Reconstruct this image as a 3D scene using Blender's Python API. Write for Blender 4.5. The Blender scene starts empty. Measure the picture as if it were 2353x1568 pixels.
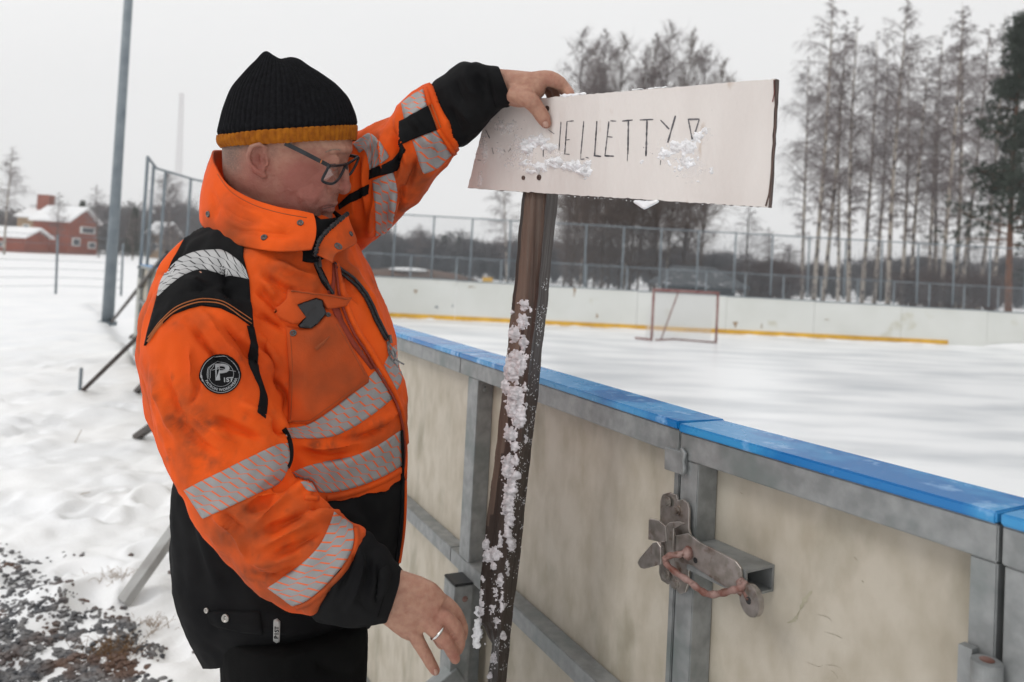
import bpy, bmesh, math, random
import numpy as np
from mathutils import Vector, Matrix, noise
from mathutils.bvhtree import BVHTree
from mathutils.geometry import delaunay_2d_cdt

sc = bpy.context.scene
C = sc.collection
R = math.radians
# ------------------------------------------------------------------ camera
W, HH = 2353.0, 1568.0            # the pixel frame the measurements below were read in
FPX = 1830.0; PPX, PPY = 1176.5, 558.0
cam_d = bpy.data.cameras.new('camera'); cam = bpy.data.objects.new('camera', cam_d); C.objects.link(cam)
sc.camera = cam
cam_d.sensor_width = 36.0; cam_d.lens = FPX / W * 36.0
cam_d.shift_y = -(784.0 - PPY) / W
cam_d.clip_start = 0.05; cam_d.clip_end = 5000
CAMZ = 1.5
ROT = Matrix.Rotation(R(90 + 1.8), 4, 'X') @ Matrix.Rotation(R(3.0), 4, 'Z')
cam.matrix_world = Matrix.Translation((0, 0, CAMZ)) @ ROT
cam_d.dof.use_dof = True; cam_d.dof.focus_distance = 1.22; cam_d.dof.aperture_fstop = 5.0
# ------------------------------------------------------------------ world, sun, exposure
wd = bpy.data.worlds.new('World'); sc.world = wd; wd.use_nodes = True
wn = wd.node_tree; wn.nodes.clear()
wo = wn.nodes.new('ShaderNodeOutputWorld'); wb = wn.nodes.new('ShaderNodeBackground')
sky = wn.nodes.new('ShaderNodeTexSky'); sky.sky_type = 'NISHITA'; sky.sun_disc = False
sky.sun_elevation = R(44); sky.sun_rotation = R(-60); sky.dust_density = 6; sky.air_density = 1.0
hsv = wn.nodes.new('ShaderNodeHueSaturation'); hsv.inputs['Saturation'].default_value = 0.12
cl = wn.nodes.new('ShaderNodeMix'); cl.data_type = 'RGBA'; cl.inputs[0].default_value = 0.86
tcw = wn.nodes.new('ShaderNodeTexCoord'); nzw = wn.nodes.new('ShaderNodeTexNoise'); nzw.inputs['Scale'].default_value = 1.6
nzw.inputs['Detail'].default_value = 4
rw = wn.nodes.new('ShaderNodeValToRGB'); rw.color_ramp.elements[0].position = .3; rw.color_ramp.elements[1].position = .7
rw.color_ramp.elements[0].color = (9.75, 9.8, 9.9, 1); rw.color_ramp.elements[1].color = (10.4, 10.4, 10.4, 1)
wn.links.new(tcw.outputs['Generated'], nzw.inputs['Vector']); wn.links.new(nzw.outputs[0], rw.inputs[0])
wn.links.new(sky.outputs[0], hsv.inputs['Color']); wn.links.new(hsv.outputs[0], cl.inputs[6]); wn.links.new(rw.outputs[0], cl.inputs[7])
wn.links.new(cl.outputs[2], wb.inputs[0]); wb.inputs[1].default_value = 0.10
wn.links.new(wb.outputs[0], wo.inputs[0])
sd = bpy.data.lights.new('sun', 'SUN'); sd.energy = 0.8; sd.angle = R(20); sd.color = (1, .97, .93)
sun = bpy.data.objects.new('sun', sd); C.objects.link(sun)
el, az = R(44), R(-60)             # light comes from the upper left, a little from behind the camera
sun.rotation_euler = Vector((math.sin(az)*math.cos(el), -0.55*math.cos(el), math.sin(el))).to_track_quat('Z', 'Y').to_euler()
sc.view_settings.view_transform = 'Standard'; sc.view_settings.look = 'None'; sc.view_settings.gamma = 1
sc.view_settings.exposure = 0.0

# ------------------------------------------------------------------ helpers
M3 = np.array(ROT.to_3x3()); CP = np.array([0, 0, CAMZ]); FW = M3 @ np.array([0, 0, -1.0])
rng = np.random.default_rng(7); random.seed(7)
def U(x, y, d):
    x = np.asarray(x, float); y = np.asarray(y, float); d = np.asarray(d, float)
    p = np.stack([(x-PPX)/FPX*d, -(y-PPY)/FPX*d, -d*np.ones_like(x)], -1)
    return p @ M3.T + CP
def proj(V):
    q = (np.asarray(V) - CP) @ M3
    d = -q[..., 2]
    return PPX + q[..., 0]/d*FPX, PPY - q[..., 1]/d*FPX, d
def G(x, y, z=0.0):                # the ray through (x, y) where it meets the level z
    r = U(x, y, 1.0) - CP
    return CP + r * ((z-CAMZ)/r[..., 2])[..., None] if np.ndim(x) else CP + r*((z-CAMZ)/r[2])
def hitv(x, y, p0, n):             # ... where it meets a plane
    r = U(x, y, 1.0) - CP; p0 = np.asarray(p0, float); n = np.asarray(n, float)
    return CP + r * (np.dot(p0-CP, n)/np.dot(r, n))
def catmull(P, n, closed=False):
    P = np.asarray(P, float); m = len(P)
    t = np.linspace(0, m if closed else m-1, n, endpoint=not closed)
    i = np.minimum(t.astype(int), (m-1) if closed else (m-2)); f = (t-i)[:, None]
    if closed: a, b, c, d = P[(i-1) % m], P[i % m], P[(i+1) % m], P[(i+2) % m]
    else: a, b, c, d = P[np.maximum(i-1, 0)], P[i], P[i+1], P[np.minimum(i+2, m-1)]
    return .5*((2*b)+(c-a)*f+(2*a-5*b+4*c-d)*f*f+(3*b-a-3*c+d)*f**3)
def resamp(P, n):
    P = np.asarray(P, float); s = np.r_[0, np.cumsum(np.linalg.norm(np.diff(P, axis=0), axis=1))]
    t = np.linspace(0, s[-1], n)
    return np.stack([np.interp(t, s, P[:, k]) for k in range(P.shape[1])], -1)

def tag(o, label=None, cat=None, group=None, kind=None):
    if label: o['label'] = label
    if cat: o['category'] = cat
    if group: o['group'] = group
    if kind: o['kind'] = kind
    return o
def thing(name, label, cat, loc=(0, 0, 0), group=None, rz=0):
    o = bpy.data.objects.new(name, None); C.objects.link(o); o.location = [float(v) for v in loc]; o.rotation_euler.z = rz
    o.empty_display_size = .1
    return tag(o, label, cat, group)
def mkmesh(name, V, F, smooth=True):
    me = bpy.data.meshes.new(name)
    me.from_pydata([tuple(map(float, v)) for v in V] if not isinstance(V, np.ndarray) else V.tolist(), [], [tuple(map(int, f)) for f in F])
    if smooth: me.polygons.foreach_set('use_smooth', [True]*len(me.polygons))
    me.update(); return me
def obj(name, me, m, parent=None, world=True):
    o = bpy.data.objects.new(name, me); C.objects.link(o)
    if m is not None:
        for mm in (m if isinstance(m, (list, tuple)) else [m]): me.materials.append(mm)
    if parent is not None:
        o.parent = parent
        if world:                   # mesh coordinates are world coordinates
            loc = Vector((0, 0, 0)); p = parent
            while p is not None: loc += p.location; p = p.parent
            o.location = -loc
    return o
class MB:
    def __init__(s): s.V = []; s.F = []; s.n = 0
    def add(s, V, F):
        V = np.asarray(V, float); s.V.append(V)
        s.F += [tuple(int(i)+s.n for i in f) for f in F]; s.n += len(V); return s
    def box(s, c, ax, ay, az):      # centre and three half-axis vectors
        c, ax, ay, az = [np.asarray(v, float) for v in (c, ax, ay, az)]
        V = [c+i*ax+j*ay+k*az for k in (-1, 1) for j in (-1, 1) for i in (-1, 1)]
        return s.add(V, [(0, 2, 3, 1), (4, 5, 7, 6), (0, 1, 5, 4), (2, 6, 7, 3), (0, 4, 6, 2), (1, 3, 7, 5)])
    def tube(s, P, r, seg=8, cap=True):
        P = np.asarray(P, float); n = len(P); r = np.broadcast_to(np.asarray(r, float), (n,))
        T = np.gradient(P, axis=0); T /= np.linalg.norm(T, axis=1)[:, None]+1e-12
        u = np.cross(T[0], [0, 0, 1.]);
        if np.linalg.norm(u) < .1: u = np.cross(T[0], [1., 0, 0])
        V = []
        th = np.arange(seg)/seg*2*math.pi
        for k in range(n):
            u = u - T[k]*np.dot(u, T[k]); u /= np.linalg.norm(u); v = np.cross(T[k], u)
            V.append(P[k] + r[k]*(np.cos(th)[:, None]*u + np.sin(th)[:, None]*v))
        V = np.concatenate(V)
        F = [(k*seg+j, k*seg+(j+1) % seg, (k+1)*seg+(j+1) % seg, (k+1)*seg+j) for k in range(n-1) for j in range(seg)]
        if cap: F += [tuple(range(seg))[::-1], tuple((n-1)*seg+j for j in range(seg))]
        return s.add(V, F)
    def capsule(s, P, r, seg=12):
        P = np.asarray(P, float); n = len(P); r = np.broadcast_to(np.asarray(r, float), (n,)).copy()
        t0 = (P[0]-P[1])/np.linalg.norm(P[0]-P[1]); t1 = (P[-1]-P[-2])/np.linalg.norm(P[-1]-P[-2])
        a = [R(82), R(60), R(30)]
        Q = [P[0]+t0*r[0]*math.sin(x) for x in a]+list(P)+[P[-1]+t1*r[-1]*math.sin(x) for x in a[::-1]]
        rr = [r[0]*math.cos(x) for x in a]+list(r)+[r[-1]*math.cos(x) for x in a[::-1]]
        return s.tube(Q, rr, seg)
    def ball(s, c, r, seg=12, axes=None):
        c = np.asarray(c, float); A = np.eye(3) if axes is None else np.asarray(axes, float)
        r = np.broadcast_to(np.asarray(r, float), (3,)); V = [(0, 0, 1)]; n = seg//2
        for i in range(1, n):
            a = math.pi*i/n
            for j in range(seg):
                b = 2*math.pi*j/seg; V.append((math.sin(a)*math.cos(b), math.sin(a)*math.sin(b), math.cos(a)))
        V.append((0, 0, -1)); V = (np.array(V)*r) @ A + c
        F = [(0, 1+j, 1+(j+1) % seg) for j in range(seg)]
        for i in range(n-2):
            F += [(1+i*seg+j, 1+(i+1)*seg+j, 1+(i+1)*seg+(j+1) % seg, 1+i*seg+(j+1) % seg) for j in range(seg)]
        e = 1+(n-2)*seg; F += [(e+j, len(V)-1, e+(j+1) % seg) for j in range(seg)]
        return s.add(V, F)
    def mesh(s, name, smooth=True): return mkmesh(name, np.concatenate(s.V), s.F, smooth)
    def build(s, name, m, parent=None, smooth=False, world=True): return obj(name, s.mesh(name, smooth), m, parent, world)

def evalmods(me, mods):
    o = bpy.data.objects.new('tmp', me); C.objects.link(o)
    for t, kw in mods:
        md = o.modifiers.new(t, t)
        for k, v in kw.items(): setattr(md, k, v)
    dg = bpy.context.evaluated_depsgraph_get()
    out = bpy.data.meshes.new_from_object(o.evaluated_get(dg))
    bpy.data.objects.remove(o); return out
def getv(me):
    a = np.empty(len(me.vertices)*3); me.vertices.foreach_get('co', a); return a.reshape(-1, 3)
def getn(me):
    a = np.empty(len(me.vertices)*3); me.vertex_normals.foreach_get('vector', a); return a.reshape(-1, 3)
def setv(me, V): me.vertices.foreach_set('co', np.asarray(V).reshape(-1)); me.update()
def bvh_of(meshes):
    V = []; F = []; n = 0
    for me in meshes:
        V += [v.co.copy() for v in me.vertices]; F += [tuple(i+n for i in p.vertices) for p in me.polygons]; n = len(V)
    return BVHTree.FromPolygons(V, F)
def loft(rings, nr, seg=64, pexp=2.0, caps=True, t0=0., t1=1.):
    """rings: (cx, cy, hx, hy, depth, b): centre pixel, half-width vector in pixels, distance, half depth in metres."""
    A = np.array(rings, float); Q = catmull(A, 400)
    q = Q[np.clip((np.linspace(t0, t1, nr)*399), 0, 399).astype(int)]
    th = np.arange(seg)/seg*2*math.pi; c = np.sign(np.cos(th))*abs(np.cos(th))**(2/pexp); s_ = np.sign(np.sin(th))*abs(np.sin(th))**(2/pexp)
    V = U(q[:, 0:1]+q[:, 2:3]*c, q[:, 1:2]+q[:, 3:4]*c, q[:, 4:5]*np.ones_like(c)) + (q[:, 5:6]*s_)[..., None]*FW
    V = V.reshape(-1, 3)
    F = [(k*seg+j, (k+1)*seg+j, (k+1)*seg+(j+1) % seg, k*seg+(j+1) % seg) for k in range(nr-1) for j in range(seg)]
    if caps: F += [tuple(range(seg)), tuple((nr-1)*seg+j for j in range(seg))[::-1]]
    return V, F
def segdist(px, py, P):
    best = np.full(px.shape, 1e9)
    for a, b in zip(P[:-1], P[1:]):
        ax, ay = a; dx, dy = b[0]-ax, b[1]-ay; L = dx*dx+dy*dy+1e-9
        t = np.clip(((px-ax)*dx+(py-ay)*dy)/L, 0, 1)
        best = np.minimum(best, np.hypot(px-ax-t*dx, py-ay-t*dy))
    return best
def brush(me, strokes, dmax=None, both=False):
    V = getv(me); N = getn(me); x, y, d = proj(V)
    tc = CP - V; tc /= np.linalg.norm(tc, axis=1)[:, None]
    f = (N*tc).sum(1)
    f = np.clip((f+.15)/.35, 0, 1) if not both else np.ones(len(V))
    if dmax is not None: f = f*(d < dmax)
    D = np.zeros(len(V))
    for st in strokes:
        amp, sg, P = st[:3]
        P = np.array(P, float)
        if len(P) > 2: P = catmull(P, len(P)*5)
        m = (x > P[:, 0].min()-3*sg) & (x < P[:, 0].max()+3*sg) & (y > P[:, 1].min()-3*sg) & (y < P[:, 1].max()+3*sg)
        if not m.any(): continue
        q = segdist(x[m], y[m], P)
        # fade towards the two ends of a long stroke
        e0 = np.hypot(x[m]-P[0, 0], y[m]-P[0, 1]); e1 = np.hypot(x[m]-P[-1, 0], y[m]-P[-1, 1])
        L = np.hypot(*(P[-1]-P[0]))+1e-6
        w = np.clip(np.minimum(e0, e1)/(L*.28+1e-6), .15, 1) if len(P) > 1 and L > 3*sg else 1
        D[m] += amp*.001*w*np.exp(-(q/sg)**2)
    setv(me, V + N*(D*f)[:, None])
def noisev(V, scale, seed=0, octs=2):
    o = Vector((seed*7.3, seed*3.1, seed*1.7)); sx = np.asarray(scale, float)*np.ones(3)
    Q = V*sx
    return np.array([noise.fractal(Vector(q)+o, .6, 2.1, octs) for q in Q])

# ---- pieces laid on a body: each ray hit becomes a vertex standing off the cloth
def inpoly(x, y, P):
    c = False; j = len(P)-1
    for i in range(len(P)):
        if (P[i][1] > y) != (P[j][1] > y) and x < (P[j][0]-P[i][0])*(y-P[i][1])/(P[j][1]-P[i][1])+P[i][0]: c = not c
        j = i
    return c
VC = Vector(CP)
def cast(bvh, x, y):
    d = Vector(U(x, y, 1.0)-CP).normalized()
    h = bvh.ray_cast(VC, d)
    if h[0] is None: return None
    n = h[1]
    if n.dot(d) > 0: n = -n
    return np.array(h[0]), np.array(n)
def laid(name, pts2, faces, bvh, mat, parent, off, jump=.035, uv=None, skirt=True, smooth=True, offs=None):
    V = []; N = []; ok = []
    for (x, y) in pts2:
        h = cast(bvh, x, y)
        if h is None: V.append((0, 0, 0)); N.append((0, 0, 1)); ok.append(False)
        else: V.append(h[0]); N.append(h[1]); ok.append(True)
    V = np.array(V, float); N = np.array(N, float)
    D = np.linalg.norm(V-CP, axis=1)
    F = [f for f in faces if all(ok[i] for i in f) and max(D[i] for i in f)-min(D[i] for i in f) < jump]
    if not F: return None
    of = off if offs is None else np.asarray(offs)[:, None]
    if off >= .0033:                 # stiff pieces bridge the small folds under them
        mN = N[np.array(ok)].mean(0); N = .3*N+.7*mN; N /= np.linalg.norm(N, axis=1)[:, None]+1e-9
    top = V+N*of
    VV = [top]; FF = []
    for f in F:                      # wind towards the camera
        a, b, c = top[f[0]], top[f[1]], top[f[2]]
        FF.append(tuple(f) if np.dot(np.cross(b-a, c-a), CP-a) > 0 else tuple(f)[::-1])
    if skirt:
        VV.append(V-N*.0015); n = len(V); cnt = {}
        for f in FF:
            for i in range(len(f)):
                e = (f[i], f[(i+1) % len(f)]); cnt[e] = 1
        for (a, b) in list(cnt):
            if (b, a) not in cnt: FF.append((b, a, a+n, b+n))
    VV = np.concatenate(VV)
    used = sorted({i for f in FF for i in f}); mp = {i: k for k, i in enumerate(used)}
    me = mkmesh(name, VV[used], [tuple(mp[i] for i in f) for f in FF], smooth)
    if uv is not None:
        uvl = me.uv_layers.new(name='UVMap'); U2 = np.array(uv); U2 = np.concatenate([U2, U2])[used]
        li = np.empty(len(me.loops), int); me.loops.foreach_get('vertex_index', li)
        uvl.data.foreach_set('uv', U2[li].reshape(-1))
    return obj(name, me, mat, parent)
def patch(name, poly, bvh, mat, parent, off=.0012, step=7, smoothb=False, puff=0, jump=.035):
    P = np.array(poly, float)
    if smoothb: P = catmull(P, len(P)*6, True)
    B = []
    for i in range(len(P)):
        a, b = P[i], P[(i+1) % len(P)]; k = max(1, int(np.hypot(*(b-a))/step))
        B += [a+(b-a)*j/k for j in range(k)]
    nb = len(B); I = []
    x0, y0 = P.min(0); x1, y1 = P.max(0)
    Bn = np.array(B)
    for yy in np.arange(y0+step/2, y1, step):
        for xx in np.arange(x0+step/2, x1, step):
            if inpoly(xx, yy, P) and np.hypot(Bn[:, 0]-xx, Bn[:, 1]-yy).min() > step*.55: I.append((xx, yy))
    pts = [Vector(b) for b in B]+[Vector(p) for p in I]
    r = delaunay_2d_cdt(pts, [(i, (i+1) % nb) for i in range(nb)], [], 1, 1e-4)
    pv = [(v.x, v.y) for v in r[0]]
    offs = None
    if puff:
        q = np.array([np.hypot(Bn[:, 0]-a, Bn[:, 1]-b).min() for a, b in pv]); offs = off+puff*(1-np.exp(-q/14.))
    return laid(name, pv, [tuple(f) for f in r[2]], bvh, mat, parent, off, jump, uv=pv, offs=offs)
def band(name, up, lo, bvh, mat, parent, off=.0016, step=7, curve=True, jump=.035):
    if curve:
        up = catmull(up, 60) if len(up) > 2 else up
        lo = catmull(lo, 60) if len(lo) > 2 else lo
    up = np.array(up, float); lo = np.array(lo, float)
    L = np.linalg.norm(np.diff(up, axis=0), axis=1).sum(); wd_ = np.hypot(*(up[0]-lo[0]))
    n = max(3, int(L/step)); m = max(2, int(np.hypot(*(up[len(up)//2]-lo[len(lo)//2]))/step)+1)
    A, B = resamp(up, n), resamp(lo, n); pts = []; uv = []
    for i in range(n):
        for j in range(m):
            t = j/(m-1); pts.append(A[i]*(1-t)+B[i]*t); uv.append((i/(n-1)*L/100., t))
    F = [(i*m+j, (i+1)*m+j, (i+1)*m+j+1, i*m+j+1) for i in range(n-1) for j in range(m-1)]
    return laid(name, pts, F, bvh, mat, parent, off, jump, uv=uv)
def ribbon(name, P, w, bvh, mat, parent, off=.002, step=6, dash=0):
    P = np.array(P, float)
    if len(P) > 2: P = catmull(P, len(P)*10)
    P = resamp(P, max(3, int(np.linalg.norm(np.diff(P, axis=0), axis=1).sum()/step)))
    T = np.gradient(P, axis=0); T /= np.linalg.norm(T, axis=1)[:, None]+1e-9; Nn = np.stack([-T[:, 1], T[:, 0]], 1)
    return band(name, P-Nn*w/2, P+Nn*w/2, bvh, mat, parent, off, step, curve=False)
def bump_tube(name, P, r, bvh, mat, parent, off=0.0, seg=8):
    P = np.array(P, float)
    if len(P) > 2: P = catmull(P, len(P)*8)
    Q = []
    for x, y in P:
        h = cast(bvh, x, y)
        if h is not None: Q.append(h[0]+h[1]*off)
    return MB().tube(Q, r, seg).build(name, mat, parent, smooth=True)
def frame_of(n):
    n = np.asarray(n)/np.linalg.norm(n); u = np.cross(n, [0, 0, 1.]); u /= np.linalg.norm(u)+1e-9
    return u, np.cross(n, u), n
def disc(mb, c, n, r, h, seg=20, prof=None):   # small turned piece standing on a surface
    u, v, n = frame_of(n); prof = prof or [(0, 1), (.5, 1), (.85, .8), (1, .2), (1, -1)]
    V = []; th = np.arange(seg)/seg*2*math.pi; F = []
    for (a, b) in prof:
        V.append(np.asarray(c)+(a*r)*(np.cos(th)[:, None]*u+np.sin(th)[:, None]*v)+n*b*h)
    V = np.concatenate(V)
    for k in range(len(prof)-1): F += [(k*seg+j, k*seg+(j+1) % seg, (k+1)*seg+(j+1) % seg, (k+1)*seg+j) for j in range(seg)]
    F.append(tuple(((len(prof)-1)*seg+j) for j in range(seg))); mb.add(V, F)
def snap(x, y, r, bvh, mats, parent, name='snap_button'):
    h = cast(bvh, x, y)
    if h is None: return
    mb = MB(); disc(mb, h[0], h[1], r, .0022, prof=[(0, .35), (.3, .35), (.42, -.1), (.55, .1), (.72, 1), (.92, .9), (1, .3), (1, -1)])
    o = mb.build(name, mats[0], parent, smooth=True); return o
def glyphs(text, size, spacing=1.0, bold=0.0):
    cu = bpy.data.curves.new('t', 'FONT'); cu.body = text; cu.size = size; cu.align_x = 'CENTER'; cu.align_y = 'CENTER'
    cu.space_character = spacing; cu.offset = bold; cu.resolution_u = 3
    o = bpy.data.objects.new('t', cu); C.objects.link(o); bpy.context.view_layer.update()
    me = o.to_mesh(); V = getv(me)[:, :2].copy(); F = [tuple(p.vertices) for p in me.polygons]; o.to_mesh_clear()
    bpy.data.objects.remove(o); return V, F
def remesh(mb, vox, smooth=2):
    me = mb.mesh('raw')
    return evalmods(me, [('REMESH', dict(mode='VOXEL', voxel_size=vox, use_smooth_shade=True))] + ([('SMOOTH', dict(factor=.5, iterations=smooth))] if smooth else []))

# ------------------------------------------------------------------ materials
def pm(name, c1, c2=None, scale=20., rough=.7, bump=0., bscale=200., metal=0., detail=4., lo=.35, hi=.65, stretch=None, spec=.5, c3=None, s3=5., lo3=.55, hi3=.7, sheen=0., rv=0., sss=0.):
    m = bpy.data.materials.new(name); m.use_nodes = True; t = m.node_tree; n = t.nodes; L = t.links
    b = n['Principled BSDF']; b.inputs['Roughness'].default_value = rough; b.inputs['Metallic'].default_value = metal
    b.inputs['Specular IOR Level'].default_value = spec; b.inputs['Base Color'].default_value = (*c1, 1)
    if sheen: b.inputs['Sheen Weight'].default_value = sheen
    if sss:
        b.inputs['Subsurface Weight'].default_value = sss; b.inputs['Subsurface Radius'].default_value = (1, .35, .2); b.inputs['Subsurface Scale'].default_value = .006
    tc = n.new('ShaderNodeTexCoord'); mp = n.new('ShaderNodeMapping'); L.new(tc.outputs['Object'], mp.inputs[0])
    if stretch: mp.inputs['Scale'].default_value = stretch
    col = None
    if c2 is not None:
        nz = n.new('ShaderNodeTexNoise'); nz.inputs['Scale'].default_value = scale; nz.inputs['Detail'].default_value = detail
        L.new(mp.outputs[0], nz.inputs['Vector'])
        r = n.new('ShaderNodeMapRange'); r.inputs[1].default_value = lo; r.inputs[2].default_value = hi; L.new(nz.outputs[0], r.inputs[0])
        x = n.new('ShaderNodeMix'); x.data_type = 'RGBA'; x.inputs[6].default_value = (*c1, 1); x.inputs[7].default_value = (*c2, 1)
        L.new(r.outputs[0], x.inputs[0]); col = x.outputs[2]
        if c3 is not None:
            nz3 = n.new('ShaderNodeTexNoise'); nz3.inputs['Scale'].default_value = s3; nz3.inputs['Detail'].default_value = 6; L.new(mp.outputs[0], nz3.inputs['Vector'])
            r3 = n.new('ShaderNodeMapRange'); r3.inputs[1].default_value = lo3; r3.inputs[2].default_value = hi3; L.new(nz3.outputs[0], r3.inputs[0])
            x3 = n.new('ShaderNodeMix'); x3.data_type = 'RGBA'; L.new(col, x3.inputs[6]); x3.inputs[7].default_value = (*c3, 1)
            L.new(r3.outputs[0], x3.inputs[0]); col = x3.outputs[2]
        L.new(col, b.inputs['Base Color'])
        if rv:
            rr = n.new('ShaderNodeMapRange'); rr.inputs[3].default_value = rough-rv; rr.inputs[4].default_value = rough+rv; L.new(nz.outputs[0], rr.inputs[0]); L.new(rr.outputs[0], b.inputs['Roughness'])
    if bump:
        nb = n.new('ShaderNodeTexNoise'); nb.inputs['Scale'].default_value = bscale; nb.inputs['Detail'].default_value = 3; L.new(mp.outputs[0], nb.inputs['Vector'])
        bp = n.new('ShaderNodeBump'); bp.inputs['Strength'].default_value = bump; bp.inputs['Distance'].default_value = .4/bscale if bscale > 20 else .02
        L.new(nb.outputs[0], bp.inputs['Height']); L.new(bp.outputs[0], b.inputs['Normal'])
    m['out'] = 1; return m
# ================================================================== materials used by the place
def rich(name, **k): return pm(name, **k)
M = {}
M['snow'] = pm('snow', (.86, .87, .885), (.93, .93, .93), 1.3, .65, bump=.35, bscale=55, sss=0)
M['ice'] = pm('ice', (.90, .91, .92), (.58, .605, .63), .8, .30, bump=.05, bscale=30, stretch=(.55, 1.5, 1), lo=.42, hi=.68, detail=8)
M['blue'] = pm('blue_plastic', (.004, .155, .43), (.035, .26, .54), 9, .26, bump=.25, bscale=300, lo=.45, hi=.56, stretch=(1, 1, 1), rv=.1, c3=(.22, .43, .70), s3=26, lo3=.58, hi3=.68)  # palest tone: sky reflected in wet patches, painted into the colour
M['galv'] = pm('galvanised_steel', (.215, .225, .225), (.31, .32, .32), 42, .52, bump=.12, bscale=150, metal=.35, c3=(.18, .205, .20), s3=11, lo3=.52, hi3=.72, rv=.12)
M['galv_far'] = pm('weathered_galvanised_steel', (.165, .195, .22), (.24, .275, .30), 3, .6, metal=.2)
M['panel'] = pm('plastic_panel', (.49, .445, .37), (.39, .345, .27), 22, .58, bump=.15, bscale=120, stretch=(1, 1, .6), detail=10, lo=.38, hi=.70, c3=(.22, .20, .14), s3=9, lo3=.56, hi3=.84, rv=.1)
M['panel_far'] = pm('white_rink_panel', (.76, .77, .74), (.69, .70, .66), .8, .6, detail=6, c3=(.50, .47, .33), s3=1.1, lo3=.62, hi3=.75)
M['yellow'] = pm('yellow_kick_plate', (.80, .47, .05), (.62, .34, .04), 3, .6)
M['rust'] = pm('rusty_steel', (.16, .060, .042), (.33, .22, .195), 45, .6, bump=.3, bscale=300, metal=.3, c3=(.10, .04, .02), s3=90)
M['zinc'] = pm('zinc_plated_steel', (.30, .28, .25), (.42, .38, .36), 70, .38, metal=.75, bump=.1, bscale=300, c3=(.17, .11, .08), s3=45, rv=.12)
M['blackp'] = pm('black_plastic', (.015, .015, .016), rough=.45)
M['wood_dark'] = pm('dark_weathered_wood', (.024, .016, .013), (.052, .037, .030), 30, .5, bump=.6, bscale=60, stretch=(1, 1, .06), detail=8, rv=.15)
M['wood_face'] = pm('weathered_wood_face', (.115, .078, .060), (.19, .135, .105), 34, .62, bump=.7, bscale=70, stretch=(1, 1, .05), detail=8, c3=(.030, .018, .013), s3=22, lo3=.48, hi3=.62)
M['ply'] = pm('whitewashed_plywood', (.70, .655, .625), (.61, .555, .525), 9, .55, bump=.3, bscale=60, stretch=(1, 1, .3), detail=7, c3=(.46, .35, .27), s3=30, lo3=.66, hi3=.76)
M['ply_edge'] = pm('dark_plywood_edge', (.035, .018, .014), (.11, .065, .05), 260, .6, bump=.5, bscale=220, stretch=(1, 1, .1))
M['ink'] = pm('black_marker', (.03, .03, .04), (.16, .15, .16), 60, .6)
M['snow_fresh'] = pm('stuck_snow', (.80, .80, .83), (.88, .88, .88), 30, .7, bump=.6, bscale=260)
M['snow_pink'] = pm('thin_frost', (.66, .60, .60), (.80, .77, .78), 40, .7, bump=.5, bscale=200)
M['birch'] = pm('birch_bark', (.42, .37, .32), (.06, .05, .05), 3.0, .8, stretch=(1.5, 1.5, .9), lo=.5, hi=.62)
M['darkbark'] = pm('dark_bark', (.085, .07, .062), (.15, .125, .11), 4, .85)
M['pinebark'] = pm('pine_bark', (.17, .075, .042), (.09, .05, .036), 4, .85)
M['twig'] = pm('birch_twigs', (.14, .112, .112), (.21, .175, .175), .7, .9)
M['twig_frost'] = pm('frosted_twigs', (.20, .18, .185), (.33, .31, .32), .7, .9)
M['twig_brown'] = pm('brown_twigs', (.11, .082, .070), (.16, .125, .11), .7, .9)
M['needle'] = pm('pine_needles', (.022, .038, .026), (.045, .060, .045), .8, .8)
M['farwood'] = pm('far_wood', (.085, .085, .095), (.12, .11, .115), .05, .9)
M['brick'] = pm('red_brick', (.30, .085, .05), (.24, .065, .042), .8, .85)
M['white'] = pm('white_paint', (.72, .72, .70), rough=.6)
M['gold'] = pm('ochre_wood', (.36, .24, .14), (.30, .2, .12), 1, .8)
M['darkroof'] = pm('dark_shed', (.045, .05, .055), (.07, .075, .08), 1, .8)
M['glass'] = pm('window_glass', (.10, .11, .13), rough=.15)
M['green'] = pm('green_paint', (.03, .14, .09), rough=.6)
M['redpipe'] = pm('red_goal_pipe', (.20, .060, .055), (.30, .17, .155), 9, .55)
M['rock'] = pm('crushed_stone', (.045, .048, .056), (.22, .215, .215), 22, .75, bump=.3, bscale=90, c3=(.14, .085, .062), s3=5, lo3=.52, hi3=.66)
M['grass'] = pm('dry_grass', (.14, .075, .035), (.25, .15, .07), 9, .9)
M['plank'] = pm('grey_board', (.42, .42, .41), (.30, .29, .28), 14, .7, stretch=(1, 1, .2))
M['netm'] = pm('goal_net', (.70, .70, .70), rough=.8)

# ================================================================== ground
LP = G(np.array([905., 1562.]), np.array([762., 968.]), 1.28)     # front edge of the near boards on plan
E = (LP[1]-LP[0]); E[2] = 0; E /= np.linalg.norm(E)               # along the boards, towards the camera
NO = np.array([-E[1], E[0], 0.]);
if NO[0] > 0: NO = -NO                                            # out of the rink, towards the person
S2 = LP[0]-E*2.1; S2[2] = 0                                       # from here the boards swing a little outwards
LE = np.array([-5.15, 11.1, 0.]); E2 = S2-LE; LEN2 = float(np.linalg.norm(E2)); E2 /= LEN2; N2 = np.array([-E2[1], E2[0], 0.])
if N2[0] > 0: N2 = -N2
frr = random.Random(4); FP = []
for _ in range(260):
    y_ = frr.uniform(2.6, 15); sx_ = S2+(LE-S2)*((y_-S2[1])/(LE[1]-S2[1])); FP.append((sx_[0]-frr.uniform(.25, 3.2), y_, frr.uniform(.09, .16), frr.uniform(.05, .08), frr.uniform(0, 3.1), frr.uniform(.02, .055)))
def gz(X, Y):
    s = np.minimum((X-LP[0][0])*NO[0]+(Y-LP[0][1])*NO[1], (X-S2[0])*N2[0]+(Y-S2[1])*N2[1])                     # > 0 outside the rink
    r = np.hypot(X, Y)
    return s, r
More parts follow.
